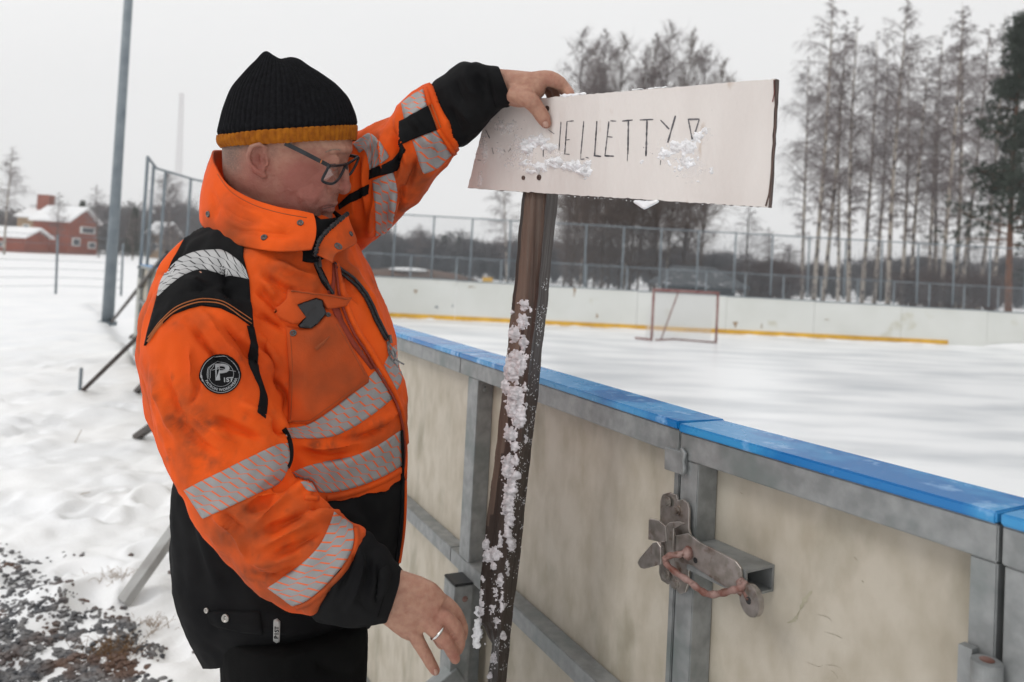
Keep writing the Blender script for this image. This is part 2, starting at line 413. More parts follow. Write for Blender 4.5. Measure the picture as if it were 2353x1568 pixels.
def ground_height(x, y):
    s, r = gz(x, y)
    out = 1/(1+math.exp(-max(-30, min(30, (s-.04)*16))))
    h = 0.0
    if r < 45:
        f = max(0, 1-r/45)
        h = (.060*noise.fractal(Vector((x*1.1, y*1.1, 3.)), .7, 2., 4) + .017*noise.noise(Vector((x*5.5, y*5.5, 1.))) + .007*noise.noise(Vector((x*14, y*14, 1.))))*f
        lump = noise.noise(Vector((x*3.1+4, y*3.1, 9.)))
        h += .11*max(0, lump-.15)*f
        if 0 < s < 4 and y < 16:
            for (fx, fy, a_, b_, th_, dp_) in FP:
                if abs(x-fx) < .3 and abs(y-fy) < .3:
                    u_ = ((x-fx)*math.cos(th_)+(y-fy)*math.sin(th_))/a_; v_ = (-(x-fx)*math.sin(th_)+(y-fy)*math.cos(th_))/b_; q_ = u_*u_+v_*v_
                    h += -dp_*math.exp(-q_*q_*.7)+.35*dp_*math.exp(-(q_-2.2)**2)
    if s < 0 and y < 21.2: h = -.30*(1-out) + h*out if s < -.3 else h*out - .3*(1-out)
    return h
NG = 600
g = np.linspace(-1, 1, NG); gx = -1.6+np.sinh(g*7.0)/np.sinh(7.0)*280; gy = 4.5+np.sinh(g*7.0)/np.sinh(7.0)*272; gy = np.clip(gy, -68, 272)
V = np.array([(x, y, ground_height(x, y)) for y in gy for x in gx])
F = [(j*NG+i, j*NG+i+1, (j+1)*NG+i+1, (j+1)*NG+i) for j in range(NG-1) for i in range(NG-1)]
snow_me = mkmesh('snow_ground', V, F)
tag(obj('snow_ground', snow_me, M['snow']), kind='structure')
# footprints and hummocks close to the man
FAR0 = G(850., 727., 0.0); FAR1 = G(2140., 790., 0.0)
fdir = FAR1-FAR0; fdir /= np.linalg.norm(fdir)
FL = FAR0-fdir*.2; FR = FAR1+fdir*9
cornerpts = [LE]+[np.array([a_, b_, 0.]) for a_, b_ in [(-5.73, 12.7), (-5.82, 13.7), (-5.70, 14.6), (-5.3, 16.5), (-4.75, 18.8), (-4.2, 20.6)]]
ice_poly = [LP[0]+E*9, S2]+cornerpts+[FL+fdir*.1, FR, FR-np.array([0, 30, 0])]
mb = MB(); Vp = [(p[0], p[1], .004) for p in ice_poly]
mb.add(Vp, [tuple(range(len(Vp)))]); o = mb.build('rink_ice', M['ice']); tag(o, kind='structure')

# gravel bed
def in_gravel(x, y):
    px, py, d = proj(np.array([x, y, 0.]))
    n_ = noise.fractal(Vector((x*1.9, y*1.9, 5.)), .7, 2., 3)
    e = (py-1325)/190. - max(0, (px-200)/115.) + n_*.9
    return e
mb = MB(); ico = []
def stone(mb, c, r):
    n = 7; s = np.array([r*random.uniform(.7, 1.4), r*random.uniform(.7, 1.2), r*random.uniform(.45, .9)])
    a = random.random()*6.28; ax = np.array([[math.cos(a), math.sin(a), 0], [-math.sin(a), math.cos(a), 0], [0, 0, 1]])
    b0 = mb.n; mb.ball(c, s, 6, ax); V_ = mb.V[-1]; V_ += (rng.random(V_.shape)-.5)*r*.38
random.seed(3)
cnt = 0
while cnt < 11500:
    px = random.uniform(-260, 520); py = random.uniform(1230, 1700)
    p = G(px, py, 0.)
    e = in_gravel(p[0], p[1])
    if e < random.uniform(-.25, .55) or noise.fractal(Vector((p[0]*11, p[1]*11, 2.)), .7, 2., 3) < random.uniform(-.2, .1)-max(0, (px*-1+160)/900)-max(0, (py-1400)/700): continue
    cnt += 1
    r = random.choice([.004, .005, .006, .008, .009, .011, .015])*random.uniform(.8, 1.15)
    stone(mb, (p[0], p[1], ground_height(p[0], p[1])+r*random.uniform(-.35, .25)), r)
for (px, py, r) in [(445, 1497, .011), (300, 1285, .013), (322, 1283, .01), (400, 1300, .013), (880, 1548, .02), (868, 1530, .018), (890, 1560, .022), (905, 1540, .02), (872, 1566, .02), (855, 1520, .015), (895, 1522, .016), (915, 1560, .018), (385, 1290, .02), (400, 1275, .03), (395, 1310, .02)]:
    p = G(float(px), float(py), 0.); stone(mb, (p[0], p[1], ground_height(p[0], p[1])+r*.3), r)
o = mb.build('gravel', M['rock']); tag(o, 'dark crushed gravel showing through the snow beside the rink', 'gravel', kind='stuff')
# dry grass tufts
for k, (px, py, n_, lab) in enumerate([(262, 1510, 170, 'reddish dry grass tuft at the edge of the gravel near the bottom'), (340, 1432, 90, 'flat brown grass tuft lying on snow beside the black jacket'), (268, 1335, 80, 'thin dry grass tuft beside the foot of the leaning grey plank')]):
    p = G(float(px), float(py), 0.); h0 = ground_height(p[0], p[1]); mb = MB()
    for _ in range(n_):
        b = p+np.array([random.gauss(0, .05), random.gauss(0, .04), 0]); b[2] = h0-.004
        a = random.random()*6.28; L = random.uniform(.03, .10)*(1 if k == 0 else .7); lean = random.uniform(.4, 1.5)
        dv = np.array([math.cos(a)*lean, math.sin(a)*lean, 1.]); dv /= np.linalg.norm(dv)
        mb.tube([b, b+dv*L*.6, b+dv*L+np.array([0, 0, -L*.25])], [.0011, .0009, .0004], 3, cap=False)
    o = mb.build('dry_grass_tuft', M['grass']); tag(o, lab, 'grass tuft', 'dry grass tufts by the gravel')
# thin straws on the snow
for px, py, qx, qy, lab in [(172, 1018, 187, 997, 'thin grey straw standing in the snow left of the man'), (172, 1141, 206, 1143, 'thin straw lying flat on the snow at the left')]:
    a = G(float(px), float(py), .02); b = G(float(qx), float(qy), .02); b[2] += .03
    tag(MB().tube([a, (a+b)/2+[0, 0, .004], b], .0022, 5).build('straw', M['grass']), lab, 'straw')

# ================================================================== near boards
def Pn(p0, e, n, s, o_, z): return p0+e*s+n*o_+np.array([0, 0, z-p0[2]])
def bx(mb, p0, e, n, s0, s1, n0, n1, z0, z1):
    c = Pn(p0, e, n, (s0+s1)/2, (n0+n1)/2, (z0+z1)/2)
    return mb.box(c, e*(s1-s0)/2, n*(n1-n0)/2, np.array([0, 0, (z1-z0)/2]))
def bevel(o, w=.0015, seg=2):
    me = o.data; bm = bmesh.new(); bm.from_mesh(me); bmesh.ops.remove_doubles(bm, verts=bm.verts, dist=1e-6)
    bmesh.ops.recalc_face_normals(bm, faces=bm.faces)
    bmesh.ops.bevel(bm, geom=list(bm.edges), offset=w, segments=seg, affect='EDGES', clamp_overlap=True); bm.to_mesh(me); bm.free(); return o
ZC = 1.28
wq = G(1300., 848., ZC)
CAPW = .088
def s_of(x, y, p0, e, n, off=0.):
    h = hitv(x, y, p0+n*off, n); return float(np.dot(h-p0, e))
def boards(name, label, cat, p0, e, n, s0, s1, capx=(0, 0), post=(), mids=True, group='near rink board sections', gap=.0015, cap=True):
    base = p0+e*(s0+s1)/2; t = thing(name, label, cat, (base[0], base[1], 0), group)
    q0, q1 = s0+gap, s1-gap
    if cap:
        o = bx(MB(), p0, e, n, q0+capx[0], q1+capx[1], -CAPW, .004, ZC-.0125, ZC).build('top_cap', M['blue'], t); bevel(o, .002)
        for s in np.arange(q0+.05, q1, .38):
            mb = MB(); disc(mb, Pn(p0, e, n, s, -.045, ZC+.0004), (0, 0, 1), .0042, .0008); mb.build('cap_screw', M['rust'], t)
    o = bx(MB(), p0, e, n, q0, q1, -.042, -.001, ZC-.052, ZC-.0135).build('top_rail', M['galv'], t); bevel(o)
    if mids:
        o = bx(MB(), p0, e, n, q0, q1, -.043, -.002, .757, .793).build('middle_rail', M['galv'], t); bevel(o)
        o = bx(MB(), p0, e, n, q0, q1, -.043, -.002, .06, .10).build('bottom_rail', M['galv'], t); bevel(o)
    o = bx(MB(), p0, e, n, q0, q1, -.056, -.0445, .03, ZC-.0145).build('panel', M['panel'], t)
    for (a, b) in post:
        o = bx(MB(), p0, e, n, a, b, -.044, -.0035, .02, ZC-.0525).build('post', M['galv'], t); bevel(o)
    return t
A0 = LP[0].copy(); eA, nA = E, NO
s1058 = s_of(1058, 820, A0, eA, nA); sEnd = s_of(1563, 985, A0, eA, nA)
sp0 = s_of(1066, 1000, A0, eA, nA); sp1 = s_of(1085, 1000, A0, eA, nA)
sq0 = s_of(1537, 1250, A0, eA, nA)
lenA = sEnd-s1058
secA = boards('rink_board', 'cream rink board section with blue cap behind the sign post, between two steel posts', 'rink board', A0, eA, nA, s1058, sEnd, capx=(0, .0), post=[(sp0+.0, sp1+.012), (sq0, sEnd-.002)])
secA1 = boards('rink_board', 'cream rink board section right beside the front of the orange jacket', 'rink board', A0, eA, nA, s1058-2.2, s1058, post=[(s1058-1.05, s1058-1.0)])
A2 = S2+np.array([0, 0, ZC]); s_st = float(np.dot(A0+eA*(s1058-2.2)-A2, E2)); L5 = (LEN2+s_st)/4
for k in range(4):
    s = s_st-L5*(k+1)
    boards('rink_board', ['rink board section hidden behind the jacket, second from the sign post', 'rink board section behind the man, third from the sign post', 'rink board section behind the man, fourth from the sign post', 'last straight rink board section with blue cap showing left of the jacket'][k], 'rink board', A2, E2, N2, s, s+L5, post=[(s+.1, s+.15), (s+L5*.5, s+L5*.5+.05)])
# door
BZ = G(np.array([1562., 2274.]), np.array([972., 1170.]), ZC)
B0 = BZ[0]; eB = BZ[1]-BZ[0]; lenB = np.linalg.norm(eB); eB /= lenB; nB = np.array([-eB[1], eB[0], 0.])
if nB[0] > 0: nB = -nB
sb1 = s_of(1593, 1250, B0, eB, nB); sr0 = s_of(2224, 1300, B0, eB, nB)
sDoor = s_of(2290, 1300, B0, eB, nB)
door = boards('rink_gate', 'cream rink gate with rusty latch handle and blue cap on the right', 'gate', B0, eB, nB, .002, sDoor, post=[(.003, sb1), (sr0, sDoor-.001)], mids=False, group=None, gap=0.)
o = bx(MB(), B0, eB, nB, 0.02, sDoor-.02, -.043, -.002, .35, .39).build('middle_rail', M['galv'], door); bevel(o)
secC = boards('rink_board', 'grey framed rink board section at the right edge of the view beside the gate hinge', 'rink board', B0, eB, nB, sDoor+.004, sDoor+1.6, post=[(sDoor+.006, sDoor+.09)], gap=0.)
# hinge
hz = B0+eB*(sDoor-.001)+nB*.010
def zat(x, y, p): # height of the ray at the distance of p on plan
    h = hitv(x, y, p, nB); return h[2]
zt = zat(2255, 1512, hz); mb = MB(); mb.tube([hz+[0, 0, zt-hz[2]-.11], hz+[0, 0, zt-hz[2]]], .0145, 20)
h_o = mb.build('hinge', M['galv'], door, smooth=False); bevel(h_o, .001)
mb = MB(); mb.tube([hz+[0, 0, zt-hz[2]+.0003], hz+[0, 0, zt-hz[2]+.001]], .007, 12); mb.build('hinge_pin', M['rust'], h_o, smooth=False)
mb = MB(); bx(mb, B0, eB, nB, sDoor-.030, sDoor-.016, -.002, .010, zt-.12, zt+.004); mb.build('hinge_plate', M['galv'], h_o)
# bracket plate at the seam
fpB = B0+nB*.002
def onf(x, y, off=0.): return hitv(x, y, B0+nB*off, nB)
def plate(name, pts, off, th, m, parent, smoothb=False, world=True):
    P = np.array(pts, float)
    if smoothb: P = catmull(P, len(P)*5, True)
    a = [onf(x, y, off) for x, y in P]; b = [q-nB*th for q in a]; n = len(a)
    F = [tuple(range(n)), tuple(range(n, 2*n))[::-1]]+[(i, i+n, (i+1) % n+n, (i+1) % n) for i in range(n)]
    o = MB().add(a+b, F).build(name, m, parent); 
    return bevel(o, .0006, 1)
plate('bracket_plate', [(1527, 1028), (1571, 1041), (1568, 1092), (1526, 1078)], .006, .009, M['galv'], door)
wl = [onf(x, y, .004) for x, y in [(1566, 1030), (1574, 1042), (1570, 1060), (1573, 1075), (1569, 1092)]]
MB().tube(wl, [.0025, .0038, .0030, .0038, .0028], 8).build('weld_bead', M['galv'], door, smooth=True)
# square tube stub
sA = s_of(1600, 1262, B0, eB, nB, .012); sBt = s_of(1714, 1312, B0, eB, nB, .012)
zt = onf(1714, 1312, .012)[2]; mb = MB(); w_ = .0035; ht = .036
s0_, s1_ = sb1+.001, sBt; n0_, n1_ = -.0435, .012
bx(mb, B0, eB, nB, s0_, s1_, n0_, n1_, zt-w_, zt); bx(mb, B0, eB, nB, s0_, s1_, n0_, n1_, zt-ht, zt-ht+w_)
bx(mb, B0, eB, nB, s0_, s1_, n1_-w_, n1_, zt-ht+w_, zt-w_); bx(mb, B0, eB, nB, s0_, s1_, n0_, n0_+w_, zt-ht+w_, zt-w_)
stub = mb.build('square_tube', M['galv'], door)
# latch
def eb(x, y, off): return onf(x, y, off)
lt = plate('latch', [(1548, 1160), (1556, 1150), (1568, 1148), (1579, 1156), (1583, 1170), (1582, 1215), (1588, 1240), (1580, 1345), (1574, 1362), (1562, 1366), (1552, 1355), (1548, 1330)], .006, .004, M['zinc'], door)
plate('latch_plate', [(1517, 1150), (1522, 1136), (1537, 1132), (1554, 1138), (1557, 1152), (1552, 1190), (1553, 1320), (1546, 1338), (1534, 1344), (1519, 1334), (1514, 1318)], .003, .004, M['zinc'], lt)
plate('strike_plate', [(1490, 1196), (1493, 1192), (1512, 1196), (1529, 1210), (1531, 1245), (1521, 1247), (1489, 1240)], .016, .003, M['zinc'], lt)
plate('latch_tongue', [(1499, 1248), (1510, 1246), (1518, 1258), (1518, 1297), (1480, 1308), (1470, 1305), (1464, 1293), (1470, 1282)], .022, .007, M['zinc'], lt)
plate('guide_plate', [(1530, 1207), (1538, 1201), (1560, 1199), (1572, 1203), (1548, 1215), (1545, 1280), (1531, 1278)], .022, .004, M['zinc'], lt)
plate('latch_bar', [(1548, 1232), (1580, 1226), (1606, 1246), (1690, 1290), (1702, 1306), (1704, 1330), (1694, 1350), (1670, 1352), (1590, 1300), (1550, 1290)], .017, .004, M['zinc'], lt)
for x, y in [(1531, 1154), (1553, 1173), (1529, 1322), (1549, 1343)]:
    mb = MB(); c = onf(x, y, .009); disc(mb, c, nB, .0055, .003, 6, prof=[(0, 1), (1, 1), (1, -1)]); disc(mb, c-nB*.002, nB, .0078, .001, 16, prof=[(0, 1), (1, 1), (1, -1)]); mb.build('bolt', M['zinc'], lt)
for x, y in [(1598, 1288)]:
    mb = MB(); disc(mb, onf(x, y, .0172), nB, .004, .0004, 12, prof=[(0, 1), (1, 1), (1, -1)]); mb.build('bolt_hole', M['blackp'], lt)
hp = [(1578, 1268, .020), (1562, 1274, .030), (1540, 1277, .036), (1529, 1285, .038), (1533, 1298, .038), (1556, 1318, .038), (1582, 1335, .038), (1606, 1354, .038), (1628, 1366, .038), (1655, 1364, .036), (1682, 1357, .034), (1700, 1352, .030), (1712, 1344, .024), (1704, 1336, .018)]
hh = catmull(np.array([eb(a, b, c) for a, b, c in hp]), 70)
MB().tube(hh, .0046+.0006*np.sin(np.arange(70)*1.3), 12).build('latch_handle', M['rust'], lt, smooth=True)
for x, y, of in [(1580, 1272, .021), (1704, 1352, .022)]:
    mb = MB(); mb.ball(eb(x, y, of), (.0085, .0085, .0095), 10); V_ = mb.V[-1]; V_ += (rng.random(V_.shape)-.5)*.003; mb.build('weld', M['rust'], lt, smooth=True)
mb = MB(); c = eb(1726, 1379, .024); mb.tube([c-nB*.0045+eB*.0015, c+nB*.0045], .0205, 28); w1 = mb.build('washer', M['zinc'], lt, smooth=False); bevel(w1, .0012)
mb = MB(); mb.tube([c+nB*.0042, c+nB*.0052], .0048, 14); mb.build('washer_hole', M['blackp'], w1)
mb = MB(); mb.tube([eb(1700, 1335, .018), c], .006, 10); mb.build('spindle', M['rust'], lt, smooth=True)
# scratches and green smears on the gate panel and the panel beside it
def scratch(pts, w, m, parent, p0, n):
    P_ = catmull(np.array(pts, float), 16); V_ = []
    for i, (x, y) in enumerate(P_):
        h = w*.5*math.sin(math.pi*(i+.5)/16)*random.uniform(.5, 1.3); a_ = P_[min(i+1, 15)]-P_[max(i-1, 0)]; a_ /= np.hypot(*a_); nn = np.array([-a_[1], a_[0]])
        V_ += [hitv(*(np.array([x, y])+nn*h), p0-n*.0441, n), hitv(*(np.array([x, y])-nn*h), p0-n*.0441, n)]
    MB().add(V_, [(2*i, 2*i+1, 2*i+3, 2*i+2) for i in range(15)]).build('scratch', m, parent)
M['smear'] = pm('lichen_smear', (.30, .28, .20), (.40, .37, .28), 60, .8); M['scr'] = pm('dark_scratch', (.28, .25, .19), (.38, .34, .27), 80, .8)
for pts, w, m in [([(1866, 1358), (1850, 1378), (1838, 1402)], 12, 'smear'), ([(1838, 1402), (1826, 1424), (1808, 1432)], 8, 'smear'), ([(1876, 1412), (1900, 1418), (1912, 1428)], 1.6, 'scr'), ([(1893, 1452), (1920, 1460), (1936, 1468)], 1.6, 'scr'), ([(1895, 1528), (1918, 1530), (1932, 1536)], 1.8, 'scr'), ([(1908, 1540), (1918, 1548), (1926, 1560)], 1.5, 'scr'), ([(1850, 1520), (1880, 1532), (1892, 1528)], 1.2, 'scr'), ([(2068, 1206), (2078, 1205), (2082, 1208)], 2.4, 'scr'), ([(1962, 1280), (1966, 1284), (1972, 1290)], 2.4, 'scr'), ([(1980, 1334), (1982, 1336), (1985, 1340)], 3.5, 'scr'), ([(1700, 1130), (1704, 1134), (1709, 1136)], 2.2, 'scr')]: scratch(pts, w, M[m], door, B0, nB)
# bolt on the middle post, short capped post and its brace
mb = MB(); c = Pn(A0, eA, nA, sp1+.0125, -.022, hitv(1100, 897, A0, nA)[2]); disc(mb, c, eA, .012, .003, 18, prof=[(0, 1.5), (.45, 1.5), (.5, .3), (1, .3), (1, -1)]); mb.build('bolt', M['galv'], secA)
shp = s_of(1022, 1400, A0, eA, nA, .06); pz = hitv(1045, 1350, A0+nA*.045, nA)[2]
s_a = s_of(1019, 1360, A0, eA, nA, .045); s_b = s_of(1040, 1360, A0, eA, nA, .045)
mb = MB(); bx(mb, A0, eA, nA, s_a, s_b+.012, -.001, .045, .02, pz); sp_ = mb.build('short_post', M['galv'], secA); bevel(sp_)
mb = MB(); bx(mb, A0, eA, nA, s_a-.001, s_b+.013, -.002, .046, pz+.0002, pz+.006); o = mb.build('end_cap', M['blackp'], sp_); bevel(o, .002)
c1 = Pn(A0, eA, nA, s_b, .02, pz-.20); c2 = Pn(A0, eA, nA, s_b-.10, .80, .0)
d_ = (c2-c1)/np.linalg.norm(c2-c1); sd_ = np.cross(d_, eA)
L_ = np.linalg.norm(c2-c1)
o = MB().box((c1+c2)/2, d_*L_/2, eA*.02, sd_*.02).build('brace', M['galv'], secA); bevel(o)
mb = MB(); disc(mb, Pn(A0, eA, nA, s_b+.0125, .018, pz-.03), eA, .007, .002, 12); mb.build('rusty_bolt', M['rust'], secA)

# ================================================================== braces along the boards to the left
def onboard(x, y, off=0.): return hitv(x, y, S2+N2*off, N2)
def prop(x0, y0, x1, y1, w, h, m, name, label, peg=False):
    a = G(float(x0), float(y0), 0.); f = 1.
    while True:                     # follow the brace up until it meets the boards at rail height
        b = onboard(x0+(x1-x0)*f, y0+(y1-y0)*f, .01)
        if b[2] >= .95 or f > 12: break
        f += .03
    d = b-a; L = np.linalg.norm(d); d /= L; sv = np.cross(d, [0, 0, 1.]); sv /= np.linalg.norm(sv); uv_ = np.cross(sv, d)
    t = thing(name, label, 'brace', a, 'braces propping the rink boards')
    bevel(MB().box((a+b)/2, d*L/2, sv*w/2, uv_*h/2).build('beam', m, t), .001)
    if peg: MB().box(a+[0, 0, .10], np.array([.012, 0, 0]), np.array([0, .012, 0]), np.array([0, 0, .16])).build('ground_peg', M['galv_far'], t)
    return t
prop(255, 742, 384, 580, .04, .04, M['wood_dark'], 'board_brace', 'long dark brace running from the lamp pole foot up to the boards')
prop(183, 905, 330, 762, .035, .035, M['wood_dark'], 'board_brace', 'grey brace with upright ground peg standing in the snow', True)
prop(312, 1006, 366, 968, .05, .05, M['wood_dark'], 'board_brace', 'short wooden brace end at the elbow of the jacket')
prop(300, 776, 322, 763, .05, .05, M['wood_dark'], 'board_brace', 'small dark brace end touching the shoulder outline')
prop(312, 902, 335, 880, .05, .05, M['wood_dark'], 'board_brace', 'dark brace end beside the snow lump behind the sleeve')
prop(283, 1384, 440, 1165, .065, .035, M['plank'], 'board_brace', 'wide grey plank leaning from the gravel behind the black jacket')

# ================================================================== far boards, fence
farb = []
Lf = float(np.linalg.norm(FR-FL)); hL = 1.10
nf = np.array([fdir[1], -fdir[0], 0.])     # towards the camera
path = cornerpts+[FL+nf*.02]
def wallseg(mb, a, b, z0, z1, th=.05):
    d = b-a; L = np.linalg.norm(d); d = d/L; n = np.array([-d[1], d[0], 0]); c = (a+b)/2; c = np.array([c[0], c[1], (z0+z1)/2])
    mb.box(c, d*(L/2-.004), n*th/2, np.array([0, 0, (z1-z0)/2])); return mb
def farsec(a, b, label, zt, yellow=True, fr=(0, 1)):
    m_ = (a+b)/2; t = thing('rink_board', label, 'rink board', (m_[0], m_[1], 0), 'rink boards of the far side and corner')
    wallseg(MB(), a, b, .0, zt).build('panel', M['panel_far'], t)
    wallseg(MB(), a, b, zt+.001, zt+.03, .08).build('top_rail', M['galv_far'], t)
    if yellow:
        d = (b-a)/np.linalg.norm(b-a); n = np.array([d[1], -d[0], 0.])
        if np.dot(n, CP-a) < 0: n = -n
        ka, kb = a+(b-a)*fr[0], a+(b-a)*fr[1]
        wallseg(MB(), ka+n*.032, kb+n*.032, .005, .12, .012).build('kick_plate', M['yellow'], t)
    return t
for k in range(len(path)-1):
    farsec(path[k], path[k+1], ['curved corner rink board next to the last straight section', 'second curved corner rink board hidden by the jacket', 'third curved corner rink board behind the man', 'fourth corner rink board behind the man', 'fifth corner rink board hidden behind the man', 'sixth corner rink board hidden behind the man', 'last corner rink board meeting the long far side'][k], 1.22-.02*k)
NSEC = 10; ordn = ['leftmost far side rink board, emerging from behind the orange jacket', 'far side rink board with dark scuff marks, behind the sign post', 'far side rink board just right of the sign post', 'far side rink board directly behind the hockey goal', 'far side rink board just right of the hockey goal', 'far side rink board under the pair of slim birches', 'far side rink board under the middle birches', 'far side rink board with the snow heap along its foot', 'far side rink board at the right edge of the view', 'last far side rink board beyond the right edge']
fp = [FL+(FR-FL)*k/NSEC for k in range(NSEC+1)]
for k in range(NSEC): farsec(fp[k], fp[k+1], ordn[k], 1.07-.014*k, fr=(0, .55) if k == 6 else (.45, 1) if k == 7 else (0, 1))
# snow heap at the right foot of the far boards
mb = MB(); heap = []
p0_ = FL+(FR-FL)*.695+nf*.05
for i in range(40):
    q = p0_+fdir*(i*.11); heap.append(q)
mbv = []
for i, q in enumerate(heap):
    h = .16*math.sin(math.pi*i/39)**.6+.01*random.random(); w2 = .5*math.sin(math.pi*i/39)**.5+.02
    for j in range(6):
        t_ = j/5; mbv.append(q+nf*w2*t_+np.array([0, 0, h*(1-t_)**1.6+.003]))
mb.add(mbv, [(i*6+j, (i+1)*6+j, (i+1)*6+j+1, i*6+j+1) for i in range(39) for j in range(5)])
tag(mb.build('snow_heap', M['snow'], smooth=True), 'low white snow heap along the foot of the far boards', 'snow', kind='stuff')
# marks on the far boards
def farmark(x, y, w, h, m):
    q = hitv(float(x), float(y), FL+nf*.026, nf); d = np.array(fdir)
    mb = MB(); pts = []
    for i in range(12):
        a = i/12*6.28; r_ = 1+.45*math.sin(3*a+x)+.25*random.random(); pts.append(q+d*math.cos(a)*w*r_+np.array([0, 0, math.sin(a)*h*r_])+nf*.0015)
    mb.add(pts, [tuple(range(12))]); return mb.build('scuff_mark', m)
secs = [o for o in C.objects if o.get('label', '').startswith('leftmost far side') or o.get('label', '').startswith('far side')]
for x, y, w, h, m in [(955, 670, .08, .12, M['gold']), (1003, 706, .08, .08, M['galv_far']), (1040, 703, .03, .1, M['galv_far']), (1083, 660, .18, .06, M['panel']), (1320, 670, .05, .3, M['gold']), (1372, 726, .05, .15, M['gold']), (1690, 745, .1, .2, M['gold']), (1750, 750, .05, .2, M['panel']), (1900, 735, .12, .05, M['panel'])]:
    q = hitv(float(x), float(y), FL, nf); best = min(secs, key=lambda s: (s.location.x-q[0])**2+(s.location.y-q[1])**2)
    o = farmark(x, y, w*.5, h*.35, m); o.parent = best; o.location = -best.location
# chain-link fence on the far boards
back = -nf
def fence(name, label, P, ztop, z0, step, parentgroup=None, wire=.0045, mesh_=.075, pr=.028):
    c = P[len(P)//2]; t = thing(name, label, 'fence', (c[0], c[1], 0), parentgroup)
    seg = np.r_[0, np.cumsum([np.linalg.norm(P[i+1]-P[i]) for i in range(len(P)-1)])]
    def at(s):
        i = min(len(P)-2, int(np.searchsorted(seg, s, 'right')-1)); i = max(0, i); f = (s-seg[i])/(seg[i+1]-seg[i]); return P[i]*(1-f)+P[i+1]*f
    tot = seg[-1]; s = 0.02; first = None
    while s < tot:
        q = at(s)
        if first is None:
            first = MB().tube([(0, 0, z0), (0, 0, ztop)], pr, 8).mesh('fence_post')
        o = obj('fence_post', first, None if first.materials else M['galv_far'], t, world=False); o.location = (q[0]-c[0], q[1]-c[1], 0)
        s += step
    rp = [at(x)+[0, 0, ztop-at(x)[2]] for x in np.linspace(0, tot, max(2, int(tot/1.5)))]
    MB().tube(rp, .020, 6).build('top_rail', M['galv_far'], t, smooth=True)
    # the wire mesh: two families of slanting wires, clipped to the fence height
    H_ = ztop-z0-.03; V = []; F = []
    def quad(sa, za, sb, zb):
        a, b = at(min(max(sa, 0), tot)), at(min(max(sb, 0), tot)); n = len(V)
        V.extend([(a[0], a[1], za), (a[0], a[1], za+wire*1.4), (b[0], b[1], zb+wire*1.4), (b[0], b[1], zb)]); F.append((n, n+1, n+2, n+3))
    s = -H_
    while s < tot:
        for sg in (1, -1):
            N_ = 3
            for k in range(N_):
                u0, u1 = k/N_, (k+1)/N_
                a, b = s+H_*u0, s+H_*u1
                if b < 0 or a > tot: continue
                z_a, z_b = (z0+H_*u0, z0+H_*u1) if sg > 0 else (ztop-.03-H_*u0, ztop-.03-H_*u1)
                if a >= 0 and b <= tot: quad(a, z_a, b, z_b)
        s += mesh_*1.41
    MB().add(V, F).build('wire_mesh', M['galv_far'], t)
    return t
fpath = cornerpts+[FL+back*.03, FR+back*.03]
fpath = [np.array([p[0], p[1], 0.]) for p in fpath]
fence('chain_link_fence', 'tall grey chain link fence standing on the far rink boards', fpath, 2.78, 1.09, 1.04, pr=.024)
# second lower fence beyond
q0 = G(1000., 655., 0.); 
f2 = [np.array([-5., 27., 0]), np.array([6.5, 30., 0.]), np.array([22., 33., 0.])]
fence('chain_link_fence', 'lower chain link fence in the field behind the far boards', f2, 1.75, 0, 1.6, wire=.006, mesh_=.11)
# fence of the field on the left
f3 = [G(-60., 680., 0.), G(128., 676., 0.), G(278., 680., 0.), G(320., 672., 0.)]
t3 = thing('field_fence', 'thin wire fence with two slim posts on the snowy field at the left', 'fence', f3[1])
for q, xt, yt in [(f3[1], 133, 540), (f3[2], 283, 560)]:
    zt_ = 1.5+(560-545)/1830*q[1]; q2 = hitv(float(xt), float(yt), q, np.array([0, -1., 0]))
    MB().tube([q, q2], .035, 8).build('fence_post', M['galv_far'], t3, smooth=True)
    f3l = q2
for z_ in (.25, .5, .75, 1.0, 1.25, 1.5, 1.75):
    MB().tube([f3[0]+[0, 0, z_], f3[1]+[0, 0, z_], f3[2]+[0, 0, z_]], .006, 4).build('wire', M['galv_far'], t3)

# ================================================================== lamp pole, mast
pb = G(247., 742., 0.); pt = hitv(299., -60., pb, np.array([0, -1., 0]))
t = thing('lamp_pole', 'tall grey steel light pole standing in the snow at the left', 'pole', pb)
MB().tube([pb, pb*.5+pt*.5, pt+(pt-pb)*.3], [.115, .092, .075], 20).build('pole', M['galv_far'], t, smooth=True)
mb = MB(); mb.tube([pb+[0, 0, -.05], pb+[0, 0, .03]], [.17, .17], 16); mb.build('base_plate', M['galv_far'], t, smooth=False)
# distant lattice mast
mbase = U(405., 560., 255.); mbase[2] = 0
mt = U(413., 212., 255.); t = thing('radio_mast', 'thin distant lattice mast fading into the white sky', 'mast', mbase)
M['mast'] = pm('distant_mast', (.50, .46, .47), rough=.8)
mb = MB(); hM = mt[2]
for a, b in ((-1, -1), (1, -1), (1, 1), (-1, 1)):
    mb.tube([mbase+[a*1.0, b*1.0, 0], mbase+np.array([a*.45, b*.45, hM])+[mt[0]-mbase[0], 0, 0]], [.09, .07], 4)
for k in range(44):
    z = hM*k/44; z2 = hM*(k+1)/44; w1_, w2_ = 1-.55*k/44, 1-.55*(k+1)/44; sx = (mt[0]-mbase[0])*k/44; sx2 = (mt[0]-mbase[0])*(k+1)/44
    mb.tube([mbase+[sx-w1_, -w1_, z], mbase+[sx2+w2_, -w2_, z2]], .045, 3); mb.tube([mbase+[sx+w1_, w1_, z], mbase+[sx2-w2_, w2_, z2]], .045, 3)
mb.build('lattice', M['mast'], t)

